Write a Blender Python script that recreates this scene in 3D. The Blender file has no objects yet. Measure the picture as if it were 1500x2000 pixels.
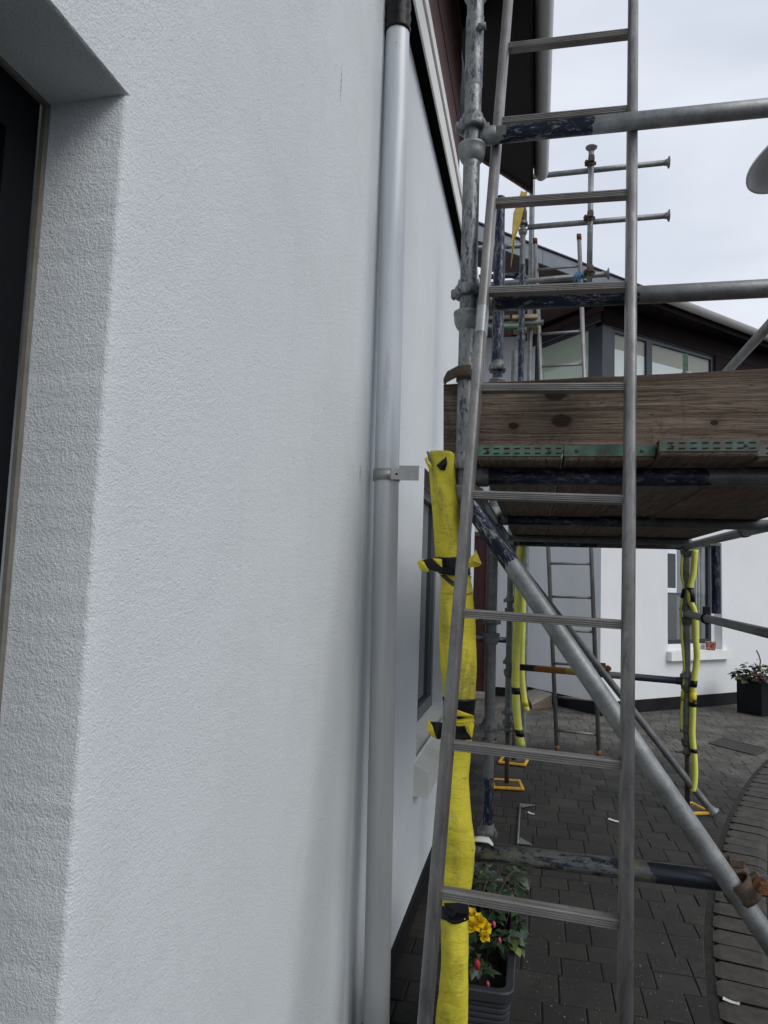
import bpy, bmesh, math, random
from mathutils import Vector, Matrix, noise
random.seed(7)
V = Vector
rad = math.radians
scene = bpy.context.scene
COL = scene.collection

# ------------------------------------------------------------------ camera
FPX = 1387.0                                  # focal length in photo pixels (1500 x 2000)
CAM = V((0.51, 0.0, 1.50))
YAW, PITCH, ROLL = rad(12.141), rad(5.3), rad(2.0)
FW = V((-math.sin(YAW)*math.cos(PITCH), math.cos(YAW)*math.cos(PITCH), math.sin(PITCH)))
_r = V((math.cos(YAW), math.sin(YAW), 0)); _u = _r.cross(FW)
RT = _r*math.cos(ROLL) + _u*math.sin(ROLL)
UP = -_r*math.sin(ROLL) + _u*math.cos(ROLL)
cd = bpy.data.cameras.new('camera'); cam = bpy.data.objects.new('camera', cd); COL.objects.link(cam)
M3 = Matrix((RT, UP, -FW)).transposed().to_4x4()
cam.matrix_world = Matrix.Translation(CAM) @ M3
cd.sensor_fit = 'VERTICAL'; cd.sensor_height = 34.61; cd.sensor_width = 25.96
cd.lens = FPX/2000*34.61; cd.clip_start = 0.02; cd.clip_end = 2000
scene.camera = cam
scene.render.resolution_x = 768; scene.render.resolution_y = 1024

# ------------------------------------------------------------------ sky, sun, exposure
SUN_TO = V((0.80, -0.42, 0.85)).normalized()
w = bpy.data.worlds.new('World'); scene.world = w; w.use_nodes = True
nt = w.node_tree; nt.nodes.clear()
out = nt.nodes.new('ShaderNodeOutputWorld'); bg = nt.nodes.new('ShaderNodeBackground')
bg.inputs['Strength'].default_value = 0.1
sky = nt.nodes.new('ShaderNodeTexSky'); sky.sky_type = 'NISHITA'; sky.sun_disc = False
sky.sun_elevation = math.asin(SUN_TO.z); sky.sun_rotation = math.atan2(SUN_TO.x, SUN_TO.y)
tc = nt.nodes.new('ShaderNodeTexCoord'); mp = nt.nodes.new('ShaderNodeMapping')
mp.inputs['Scale'].default_value = (1.0, 1.0, 2.2)
nz = nt.nodes.new('ShaderNodeTexNoise'); nz.inputs['Scale'].default_value = 2.3; nz.inputs['Detail'].default_value = 5
nz.inputs['Roughness'].default_value = 0.5; nz.inputs['Distortion'].default_value = 0.3
cr = nt.nodes.new('ShaderNodeValToRGB')
cr.color_ramp.elements[0].position = 0.30; cr.color_ramp.elements[0].color = (5.5, 6.0, 7.1, 1)
cr.color_ramp.elements[1].position = 0.70; cr.color_ramp.elements[1].color = (8.3, 8.7, 9.4, 1)
mx = nt.nodes.new('ShaderNodeMix'); mx.data_type = 'RGBA'; mx.inputs[0].default_value = 0.93
L = nt.links.new
L(tc.outputs['Generated'], mp.inputs['Vector']); L(mp.outputs[0], nz.inputs['Vector']); L(nz.outputs['Fac'], cr.inputs[0])
L(sky.outputs[0], mx.inputs[6]); L(cr.outputs[0], mx.inputs[7]); L(mx.outputs[2], bg.inputs[0]); L(bg.outputs[0], out.inputs[0])
sd = bpy.data.lights.new('sun', 'SUN'); sd.energy = 1.5; sd.angle = rad(35); sd.color = (1.0, 0.97, 0.93)
sun = bpy.data.objects.new('sun', sd); COL.objects.link(sun)
sun.rotation_euler = SUN_TO.to_track_quat('Z', 'Y').to_euler()
scene.view_settings.view_transform = 'Standard'; scene.view_settings.look = 'None'
scene.view_settings.exposure = 0.12; scene.view_settings.gamma = 1.0

# ------------------------------------------------------------------ photo pixel -> place
def ray(x, y): return FW + RT*((x-750)/FPX) - UP*((y-1000)/FPX)
def onX(x, y, X): d = ray(x, y); return CAM + d*((X-CAM.x)/d.x)
def onY(x, y, Y): d = ray(x, y); return CAM + d*((Y-CAM.y)/d.y)
def onZ(x, y, Z=0.0): d = ray(x, y); return CAM + d*((Z-CAM.z)/d.z)
def onV(x, y, P, n): d = ray(x, y); return CAM + d*((P-CAM).dot(n)/d.dot(n))
def px(P):
    v = V(P)-CAM; z = v.dot(FW); return (750+FPX*v.dot(RT)/z, 1000-FPX*v.dot(UP)/z, z)

# ------------------------------------------------------------------ materials
MATS = {}
class NB:
    def __init__(s, name):
        m = bpy.data.materials.new(name); m.use_nodes = True; s.m = m; s.nt = m.node_tree
        s.b = s.nt.nodes['Principled BSDF']; MATS[name] = m
    def n(s, t, **k):
        nd = s.nt.nodes.new(t)
        for a, v in k.items():
            if a.startswith('_'): setattr(nd, a[1:], v)
            else:
                key = a.replace('__', ' ')
                nd.inputs[key].default_value = v
        return nd
    def l(s, a, b): s.nt.links.new(a, b)
    def set(s, **k):
        for a, v in k.items(): s.b.inputs[a.replace('__', ' ')].default_value = v
    def coord(s, scale=(1, 1, 1), rnd=True):
        t = s.n('ShaderNodeTexCoord'); m = s.n('ShaderNodeMapping'); m.inputs['Scale'].default_value = scale
        src = t.outputs['Object']
        if rnd:
            oi = s.n('ShaderNodeObjectInfo'); mu = s.n('ShaderNodeMath', _operation='MULTIPLY'); mu.inputs[1].default_value = 37.0
            ad = s.n('ShaderNodeVectorMath', _operation='ADD'); s.l(oi.outputs['Random'], mu.inputs[0])
            s.l(t.outputs['Object'], ad.inputs[0]); s.l(mu.outputs[0], ad.inputs[1]); src = ad.outputs[0]
        s.l(src, m.inputs['Vector']); return m.outputs[0]
    def noise(s, co, scale, detail=3, rough=.55, dist=0):
        n_ = s.n('ShaderNodeTexNoise', Scale=scale, Detail=detail, Roughness=rough, Distortion=dist); s.l(co, n_.inputs['Vector']); return n_.outputs['Fac']
    def ramp(s, fac, *els):
        r = s.n('ShaderNodeValToRGB'); e = r.color_ramp.elements
        while len(e) < len(els): e.new(.5)
        for q, (p, c) in zip(e, els):
            q.position = p; q.color = (*c, 1) if len(c) == 3 else c
        s.l(fac, r.inputs[0]); return r.outputs[0]
    def mix(s, fac, a, b, mode='MIX'):
        m = s.n('ShaderNodeMix', _data_type='RGBA', _blend_type=mode)
        for v, i in ((fac, 0), (a, 6), (b, 7)):
            if hasattr(v, 'links'): s.l(v, m.inputs[i])
            else: m.inputs[i].default_value = v if i == 0 else (*v, 1)
        return m.outputs[2]
    def mth(s, op, a, b=0.0):
        m = s.n('ShaderNodeMath', _operation=op)
        for i, v in enumerate((a, b)):
            if hasattr(v, 'links'): s.l(v, m.inputs[i])
            else: m.inputs[i].default_value = v
        return m.outputs[0]
    def bump(s, h, strength=.5, dist=.002, prev=None):
        b = s.n('ShaderNodeBump', Strength=strength, Distance=dist); s.l(h, b.inputs['Height'])
        if prev is not None: s.l(prev, b.inputs['Normal'])
        s.l(b.outputs[0], s.b.inputs['Normal']); return b.outputs[0]
    def color(s, c): s.l(c, s.b.inputs['Base Color'])
BLK = (0, 0, 0); WHT = (1, 1, 1)

def stucco(name, a, b, scale, strength, dist, dirt=.25, spots=()):
    m = NB(name); co = m.coord(rnd=False)
    big = m.noise(co, 1.3, 4); fine = m.noise(co, scale, 4, .7, .15); mid = m.noise(co, scale*.32, 2)
    streak = m.noise(m.coord((14, 14, .7), False), 1.0, 4)
    c = m.mix(m.ramp(big, (.35, BLK), (.7, WHT)), a, b)
    sp = m.ramp(streak, (.55, BLK), (.85, (dirt, dirt, dirt)))
    c = m.mix(sp, c, (a[0]*.55, a[1]*.54, a[2]*.50))
    c = m.mix(m.ramp(fine, (.3, (.35,)*3), (.44, BLK)), c, (a[0]*.70, a[1]*.70, a[2]*.70))
    c = m.mix(m.ramp(m.noise(co, 2.6, 6, .7, .8), (.56, BLK), (.78, (.30,)*3)), c, (a[0]*.80, a[1]*.785, a[2]*.75))
    for (sy, sz, ry, rz) in spots:
        t = m.n('ShaderNodeTexCoord'); s1 = m.n('ShaderNodeVectorMath', _operation='SUBTRACT'); s1.inputs[1].default_value = (0, sy, sz)
        s2 = m.n('ShaderNodeVectorMath', _operation='MULTIPLY'); s2.inputs[1].default_value = (0, 1/ry, 1/rz); ln = m.n('ShaderNodeVectorMath', _operation='LENGTH')
        m.l(t.outputs['Object'], s1.inputs[0]); m.l(s1.outputs[0], s2.inputs[0]); m.l(s2.outputs[0], ln.inputs[0])
        k = m.mth('MULTIPLY', m.ramp(ln.outputs['Value'], (.5, WHT), (1, BLK)), m.ramp(m.noise(co, 170, 3), (.40, BLK), (.55, WHT)))
        c = m.mix(m.mth('MULTIPLY', k, .8), c, (.20, .18, .15))
    m.color(c); m.set(Roughness=.93, Specular__IOR__Level=.15)
    h = m.mth('ADD', m.mth('ADD', fine, m.mth('MULTIPLY', mid, .6)), m.mth('MULTIPLY', m.noise(co, 7, 3), 1.6)); m.bump(h, strength, dist); return m.m

_sp = [(onX(x_, y_, 0), a, b) for x_, y_, a, b in ((666, 165, .006, .065), (704, 925, .010, .035), (842, 640, .008, .02), (863, 830, .006, .05), (185, 185, .02, .012))]
stucco('white_render', (.735, .775, .795), (.69, .73, .75), 300, .85, .0040, .10, [(p.y, p.z, a, b) for p, a, b in _sp])
stucco('far_render', (.76, .77, .775), (.70, .715, .72), 160, .25, .002, .1)

def plain(name, c, rough=.6, metal=0, var=.25, scale=6, bump=0, bscale=80, spec=.5, dirt=None):
    m = NB(name); co = m.coord(); f = m.noise(co, scale, 4)
    d = tuple(x*(1-var) for x in c); e = tuple(min(1, x*(1+var)) for x in c)
    col = m.mix(m.ramp(f, (.3, BLK), (.7, WHT)), d, e)
    if dirt:
        col = m.mix(m.ramp(m.noise(co, dirt[1], 5, .65, .4), (dirt[2], BLK), (dirt[2]+.2, (dirt[3],)*3)), col, dirt[0])
    m.color(col); m.set(Roughness=rough, Metallic=metal, Specular__IOR__Level=spec)
    if bump: m.bump(m.noise(co, bscale, 3), bump, .003)
    return m.m

def galv(name, base=.30, zone=None, blue=(.010, .015, .032), amount=.5, metal=.55, rough=.5, zones=None):
    """galvanised tube, object Z runs along it; zone = (from, to) metres that still carry blue paint"""
    m = NB(name); co = m.coord()
    f = m.noise(co, 18, 5, .65); g = m.noise(co, 140, 3, .7, .8)
    c = m.mix(m.ramp(f, (.3, BLK), (.72, WHT)), (base*.62, base*.66, base*.67), (base*1.25, base*1.29, base*1.28))
    c = m.mix(m.ramp(g, (.30, (.6,)*3), (.44, BLK)), c, (base*.38, base*.30, base*.33))
    c = m.mix(m.ramp(g, (.60, BLK), (.75, (.35,)*3)), c, (base*1.6, base*1.6, base*1.55))
    st = m.noise(m.coord((1, 1, .06)), 45, 3)
    c = m.mix(m.ramp(st, (.55, BLK), (.8, (.5,)*3)), c, (base*.5, base*.5, base*.48))
    rust = m.noise(co, 9, 5, .7); c = m.mix(m.ramp(rust, (.68, BLK), (.82, (.5,)*3)), c, (.10, .055, .03))
    if zone or zones:
        t = m.n('ShaderNodeTexCoord'); sx = m.n('ShaderNodeSeparateXYZ'); m.l(t.outputs['Object'], sx.inputs[0])
    for (z0, z1, bc, am) in (zones or ([(zone[0], zone[1], blue, amount)] if zone else [])):
        zz = m.mth('ADD', sx.outputs[2], m.mth('MULTIPLY', m.mth('SUBTRACT', f, .5), .10))
        a = m.mth('GREATER_THAN', zz, z0); b = m.mth('LESS_THAN', zz, z1)
        fl = m.noise(m.coord((1, 1, .30)), 70, 9, .82, .3)
        th = .5+(.5-am)*.42
        msk = m.mth('MULTIPLY', a, b)
        inv = m.ramp(fl, (th-.02, BLK), (th+.02, WHT))
        msk = m.mth('MULTIPLY', msk, inv)
        c = m.mix(msk, c, bc)
    m.color(c); m.set(Metallic=metal, Roughness=rough)
    m.bump(g, .25, .0015); return m.m

galv('galv', .24)
galv('galv_dull', .16, metal=.3, rough=.6)
galv('galv_flaky', .25, zone=(0, 9), amount=.40, blue=(.045, .055, .075))
galv('galv_end_blue', .27, zone=(.06, .30), amount=.64)
galv('galv_long_blue', .20, zone=(.05, .42), amount=.62)
galv('brace_blue', .27, zone=(-.1, .20), amount=.62)
galv('deck_tube', .11, zone=(.02, .6), amount=.60, metal=.25, rough=.45, blue=(.006, .010, .028))
galv('blue_post', .16, zone=(-1, 9), amount=.60, blue=(.012, .018, .040))
galv('low_tube', .15, zones=[(-.1, .45, (.35, .30, .02), .36), (-.1, .40, (.010, .014, .03), .45), (.45, 9, (.03, .034, .045), .85)], metal=.35, rough=.35)
galv('striped_tube', .14, zones=[(-.1, .16, (.012, .013, .018), .95), (.16, .38, (.25, .09, .02), .9), (.38, .50, (.30, .26, .03), .75), (.80, 9, (.012, .016, .035), .9)], metal=.2)
def worn_alu(name, c, sc, rough):
    m = NB(name); co = m.coord(); st = m.noise(m.coord(sc), 1.0, 5, .7); f = m.noise(co, 9, 4)
    col = m.mix(m.ramp(f, (.3, BLK), (.7, WHT)), tuple(x*.72 for x in c), tuple(x*1.15 for x in c))
    col = m.mix(m.ramp(st, (.30, (.75,)*3), (.48, BLK)), col, tuple(x*.38 for x in c))
    col = m.mix(m.ramp(st, (.60, BLK), (.72, (.55,)*3)), col, tuple(min(1, x*1.9) for x in c))
    col = m.mix(m.ramp(m.noise(co, 55, 4, .7, .5), (.62, BLK), (.70, (.7,)*3)), col, tuple(x*.35 for x in c))
    col = m.mix(m.ramp(m.noise(co, 85, 3, .7, .5), (.70, BLK), (.74, (.8,)*3)), col, (.50, .49, .47))
    m.color(col); m.set(Metallic=.55, Roughness=rough); m.bump(st, .25, .001); return m.m
worn_alu('ladder_alu', (.25, .245, .24), (55, 55, 1.6), .48)
worn_alu('rung_alu', (.25, .24, .23), (2.5, 70, 70), .55)
plain('foil_tape', (.33, .35, .37), .5, .6, .2, 30)
plain('rust', (.13, .055, .025), .85, .1, .5, 25, .6, 90, dirt=((.30, .12, .04), 60, .5, .7))
plain('dirty_iron', (.075, .06, .045), .75, .3, .4, 30, .5, 120, dirt=((.20, .085, .03), 45, .5, .7))
plain('black_tape', (.006, .006, .007), .42, 0, .3, 20, .6, 60, spec=.28)
plain('yellow_tape', (.62, .50, .02), .35, 0, .2, 20, .4, 60, dirt=((.25, .21, .03), 50, .58, .5))
m = NB('yellow_foam'); co = m.coord(rnd=False)
c = m.mix(m.ramp(m.noise(co, 7, 4), (.35, BLK), (.65, WHT)), (.56, .485, .035), (.68, .60, .050))
c = m.mix(m.ramp(m.noise(m.coord((1, 1, .45), False), 14, 6, .7, .7), (.50, BLK), (.70, (.75,)*3)), c, (.20, .17, .055))
c = m.mix(m.ramp(m.noise(m.coord((1, 1, 3.0), False), 34, 7, .75, 1.2), (.60, BLK), (.66, (.75,)*3)), c, (.07, .06, .03))
c = m.mix(m.ramp(m.noise(co, 26, 5, .7, .5), (.66, BLK), (.74, (.6,)*3)), c, (.66, .62, .38))
m.color(c); m.set(Roughness=.7, Specular__IOR__Level=.3)
bb = m.bump(m.noise(m.coord((1, 1, 2.6), False), 16, 4, .6, .6), .5, .010); m.bump(m.noise(co, 150, 3), .3, .002, bb)
plain('lemon_foam', (.66, .67, .12), .7, 0, .1, 8, .2, 50)
plain('yellow_plastic', (.62, .36, .02), .55, 0, .2, 12, dirt=((.2, .12, .03), 20, .5, .6))
plain('white_paint', (.80, .80, .77), .5, 0, .06, 6)
plain('cream_paint', (.66, .66, .61), .6, 0, .08, 5, .15, 60)
plain('black_paint', (.010, .010, .012), .6, 0, .4, 5, .3, 60, spec=.2, dirt=((.08, .08, .08), 30, .66, .5))
plain('black_vent', (.003, .003, .003), .9, spec=.05)
plain('night_frame', (.004, .0045, .006), .65, 0, .1, 4, spec=.12)
plain('slate_frame', (.030, .036, .048), .4, 0, .12, 4)
plain('grey_frame', (.12, .13, .14), .45, 0, .1, 4)
plain('bead_seal', (.15, .14, .12), .8, 0, .2, 30, .3, 90)
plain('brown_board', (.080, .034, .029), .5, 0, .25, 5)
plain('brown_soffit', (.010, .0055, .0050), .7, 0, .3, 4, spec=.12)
plain('maroon_door', (.045, .012, .011), .4, 0, .2, 4)
plain('gutter_grey', (.42, .41, .40), .35, 0, .08, 4, dirt=((.20, .19, .18), 8, .6, .4))
plain('zinc', (.16, .18, .21), .5, .3, .15, 3)
plain('slate_roof', (.10, .11, .13), .6, 0, .3, 10)
plain('green_band', (.070, .150, .105), .6, .1, .35, 25, .2, 80, dirt=((.08, .068, .052), 34, .47, .85))
plain('dark_band', (.13, .14, .12), .6, .2, .35, 25, .2, 80, dirt=((.09, .06, .04), 30, .48, .7))
plain('worn_band', (.085, .125, .10), .6, .1, .35, 25, .2, 80, dirt=((.10, .082, .062), 30, .42, .9))
plain('slot_black', (.006, .006, .006), .9)
plain('planter_plastic', (.030, .032, .038), .5, 0, .2, 6)
plain('planter_black', (.005, .0055, .007), .6, 0, .2, 6, spec=.2)
plain('soil', (.012, .009, .007), .95, 0, .5, 40, .8, 60)
plain('leaf_green', (.026, .060, .022), .45, 0, .45, 3, .2, 60)
plain('leaf_lime', (.16, .22, .05), .5, 0, .4, 4)
plain('leaf_red', (.06, .018, .015), .5, 0, .4, 4)
plain('leaf_purple', (.018, .012, .018), .5, 0, .4, 4)
plain('petal_yellow', (.85, .62, .012), .5, 0, .12, 20)
plain('petal_red', (.40, .015, .03), .5, 0, .3, 20)
plain('petal_pink', (.60, .10, .14), .5, 0, .3, 20)
plain('petal_magenta', (.35, .01, .20), .5, 0, .3, 20)
plain('stem', (.10, .045, .03), .6)
plain('blind_green', (.80, .86, .70), .8, 0, .05, 2)
plain('blind_white', (.78, .80, .80), .8, 0, .05, 2)
plain('blind_shaded', (.34, .32, .26), .8, 0, .05, 2)  # darker blind colour: the soffit's shadow and reflection are painted in
plain('room_dark', (.022, .024, .028), .9)
plain('curtain', (.45, .46, .45), .9, 0, .2, 12)
plain('lamp_metal', (.48, .49, .49), .45, .3, .15, 3)
plain('rope_blue', (.05, .18, .33), .8, 0, .3, 30)
plain('net_yellow', (.45, .34, .08), .8, 0, .2, 20)
plain('ply', (.38, .27, .16), .8, 0, .2, 12)
plain('ramp_timber', (.27, .25, .21), .85, 0, .18, 8, .2, 40)
plain('white_plastic', (.62, .62, .60), .5, 0, .1, 10)
plain('steel_scrap', (.24, .25, .25), .4, .7, .2, 10)
plain('grate_iron', (.050, .048, .043), .7, .2, .3, 20)
plain('pipe_lower', (.50, .50, .49), .34, .85, .08, 3)
plain('bracket_alu', (.42, .42, .41), .42, .7, .15, 20, .15, 120)

m = NB('pipe_alu'); co = m.coord(); st = m.noise(m.coord((1, 1, .04)), 60, 4)
c = m.mix(m.ramp(st, (.35, BLK), (.7, WHT)), (.60, .63, .66), (.70, .73, .76))
c = m.mix(m.ramp(m.noise(co, 120, 2, .6), (.70, BLK), (.76, (.8,)*3)), c, (.30, .29, .27))
t = m.n('ShaderNodeTexCoord'); sx = m.n('ShaderNodeSeparateXYZ'); m.l(t.outputs['Object'], sx.inputs[0])
low_dull = m.ramp(m.mth('ADD', m.mth('MULTIPLY', sx.outputs[2], .5), m.mth('MULTIPLY', m.noise(m.coord((1, 1, .3)), 9, 4), .12)), (.55, WHT), (1.0, (.25,)*3), (1.02, BLK))
c = m.mix(m.mth('MULTIPLY', low_dull, .55), c, (.36, .355, .33))  # pipe colour turns duller and greyer towards the bottom
c = m.mix(m.ramp(m.noise(m.coord((1, 1, .12)), 30, 5, .7), (.58, BLK), (.75, (.5,)*3)), c, (.42, .41, .38))
m.color(c); m.set(Metallic=.30, Roughness=.52); m.bump(st, .12, .001)

def glass(name, tint=(.012, .014, .018), tr=.0, rough=.03):
    m = NB(name); m.set(Base__Color=(*tint, 1), Roughness=rough, Specular__IOR__Level=.5)
    if tr:
        tn = m.n('ShaderNodeBsdfTransparent'); tn.inputs[0].default_value = (.92, .94, .93, 1)
        gl = m.n('ShaderNodeBsdfGlossy'); gl.inputs['Roughness'].default_value = .02
        fr = m.n('ShaderNodeFresnel'); fr.inputs['IOR'].default_value = tr
        mx_ = m.n('ShaderNodeMixShader'); o = m.nt.nodes['Material Output']
        gb = m.n('ShaderNodeNewGeometry'); m.l(m.mth('MULTIPLY', fr.outputs[0], m.mth('SUBTRACT', 1.0, gb.outputs['Backfacing'])), mx_.inputs[0]); m.l(tn.outputs[0], mx_.inputs[1]); m.l(gl.outputs[0], mx_.inputs[2]); m.l(mx_.outputs[0], o.inputs[0])
    return m.m
glass('dark_glass', (.006, .008, .012), 0, .05)
glass('clear_glass', tr=1.7); glass('coated_glass', tr=1.8)

def wood(name, a, b, axis='X', knots=(), grey=.35):
    m = NB(name); sc = {'X': (1.6, 55, 55), 'Y': (45, 1.4, 45)}[axis]
    rnd = not knots
    co = m.coord(sc, rnd); co1 = m.coord((1, 1, 1), rnd)
    n1 = m.noise(co, 1.0, 6, .65, .6); n2 = m.noise(co, 4.2, 5, .7, .4); big = m.noise(co1, 2.2, 4)
    warp = m.noise(m.coord({'X': (2.2, 9, 9), 'Y': (9, 2.2, 9)}[axis], rnd), 1.0, 3, .5, 1.6)
    rings = m.mth('FRACT', m.mth('MULTIPLY', warp, 22.0))
    c = m.mix(m.ramp(n1, (.32, BLK), (.68, WHT)), a, b)
    c = m.mix(m.ramp(n2, (.34, (.85,)*3), (.55, BLK)), c, (a[0]*.35, a[1]*.33, a[2]*.3))
    c = m.mix(m.ramp(rings, (.0, (.55,)*3), (.25, BLK)), c, (a[0]*.55, a[1]*.5, a[2]*.45))
    c = m.mix(m.ramp(m.mth('MULTIPLY', m.mth('ADD', big, n1), .5), (.44, BLK), (.62, (grey*1.25,)*3)), c, (.20, .168, .135))
    c = m.mix(m.ramp(m.noise(co1, 7, 4), (.55, BLK), (.8, (.5,)*3)), c, (a[0]*.45, a[1]*.38, a[2]*.32))
    if knots:
        t = m.n('ShaderNodeTexCoord'); sx = m.n('ShaderNodeSeparateXYZ'); m.l(t.outputs['Object'], sx.inputs[0])
        hz = m.mth('ADD', m.mth('SUBTRACT', sx.outputs[2], m.mth('MULTIPLY', sx.outputs[0], .026)), m.mth('MULTIPLY', m.noise(co1, 9, 4), .05))
        c = m.mix(m.ramp(m.mth('SUBTRACT', hz, 1.2), (.845, BLK), (.875, (.6,)*3)), c, (.060, .036, .022))
        split = m.noise(m.coord((1.0, 30, 30), False), 2.0, 2, .4, .3); c = m.mix(m.ramp(split, (.492, BLK), (.5, (.9,)*3), (.508, BLK)), c, (.018, .012, .009))
        c = m.mix(m.ramp(m.noise(m.coord((9, 1, 1.2), False), 2.2, 5, .7), (.60, BLK), (.72, (.55,)*3)), c, (.05, .035, .025))
    for (kx, kz, kr) in knots:
        t = m.n('ShaderNodeTexCoord'); s1 = m.n('ShaderNodeVectorMath', _operation='SUBTRACT'); s1.inputs[1].default_value = (kx, 0, kz)
        s2 = m.n('ShaderNodeVectorMath', _operation='MULTIPLY'); s2.inputs[1].default_value = (.75, 0, 1.15)
        ln = m.n('ShaderNodeVectorMath', _operation='LENGTH')
        m.l(t.outputs['Object'], s1.inputs[0]); m.l(s1.outputs[0], s2.inputs[0]); m.l(s2.outputs[0], ln.inputs[0])
        d = m.mth('DIVIDE', m.mth('ADD', ln.outputs['Value'], m.mth('MULTIPLY', m.noise(co1, 60, 3), kr*.5)), kr)
        c = m.mix(m.ramp(m.mth('DIVIDE', d, 5.0), (.26, WHT), (.33, (.35,)*3), (.55, (.22,)*3), (.95, BLK)), c, (.028, .017, .011))
    m.color(c); m.set(Roughness=.88, Specular__IOR__Level=.25)
    m.bump(m.mth('ADD', n2, m.mth('MULTIPLY', n1, .8)), .8, .006); return m.m
KN = [onY(1097, 822, 1.985), onY(1003, 832, 1.985), onY(1085, 768, 1.985), onY(1395, 826, 1.985)]
wood('toe_timber', (.072, .049, .035), (.30, .23, .175), 'X', [(k.x, k.z, r) for k, r in zip(KN, (.017, .009, .020, .006))])
wood('deck_timber', (.14, .105, .078), (.25, .20, .15), 'Y')
wood('deck_timber_red', (.15, .092, .068), (.25, .165, .125), 'Y', grey=.2)

m = NB('paver'); co = m.coord(rnd=False)
gi = m.n('ShaderNodeNewGeometry'); oi = m.n('ShaderNodeObjectInfo')
rn = m.mth('FRACT', m.mth('ADD', gi.outputs['Random Per Island'], oi.outputs['Random']))
co = m.coord((1, 1, 1), True)
c = m.ramp(rn, (0, (.017, .0162, .0158)), (.3, (.035, .0325, .0290)), (.65, (.051, .0465, .0400)), (1, (.028, .0262, .0242)))
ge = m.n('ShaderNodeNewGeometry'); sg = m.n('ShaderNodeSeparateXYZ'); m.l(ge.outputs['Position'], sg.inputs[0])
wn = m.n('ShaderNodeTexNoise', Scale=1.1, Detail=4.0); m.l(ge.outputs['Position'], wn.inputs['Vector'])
far_pos = m.mth('ADD', m.mth('ADD', sg.outputs[1], m.mth('MULTIPLY', sg.outputs[0], .55)), m.mth('MULTIPLY', wn.outputs['Fac'], 2.2))
c = m.mix(m.ramp(m.mth('DIVIDE', far_pos, 12.0), (.69, BLK), (.76, WHT)), c, m.mix(rn, (.125, .118, .102), (.165, .156, .137)))  # pavers further off take a paler colour, with an uneven edge
c = m.mix(m.ramp(m.noise(co, 30, 5, .7), (.35, (.6,)*3), (.6, BLK)), c, (.020, .019, .018))
c = m.mix(m.ramp(m.noise(co, 160, 3, .7), (.62, BLK), (.75, (.35,)*3)), c, (.15, .14, .125))
st = m.n('ShaderNodeTexNoise', Scale=2.4, Detail=6.0, Roughness=.65); m.l(ge.outputs['Position'], st.inputs['Vector'])
c = m.mix(m.ramp(st.outputs['Fac'], (.42, (.55,)*3), (.60, BLK)), c, (.017, .016, .014))
m.color(c); m.set(Roughness=.72, Specular__IOR__Level=.35)
m.bump(m.mth('ADD', m.noise(co, 110, 4, .7), m.mth('MULTIPLY', m.noise(co, 12, 3), 1.5)), .6, .004)
plain('kerb_block', (.050, .0455, .0385), .85, 0, .35, 14, .6, 90, dirt=((.022, .021, .018), 22, .5, .8))
plain('joint_soil', (.012, .011, .009), .95, 0, .5, 30, .8, 90, dirt=((.03, .04, .015), 6, .5, .7))
plain('asphalt', (.045, .043, .040), .9, 0, .4, 60, .9, 120, dirt=((.15, .14, .12), 90, .6, .6))
m = NB('paper_tub'); co = m.coord(rnd=False); vo = m.n('ShaderNodeTexVoronoi', Scale=55.0); m.l(co, vo.inputs['Vector'])
sp = m.n('ShaderNodeSeparateColor'); m.l(vo.outputs['Color'], sp.inputs[0])
m.color(m.ramp(sp.outputs[0], (.1, (.35, .05, .05)), (.35, (.55, .32, .28)), (.6, (.40, .22, .06)), (.85, (.12, .02, .03)))); m.set(Roughness=.6)

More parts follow.
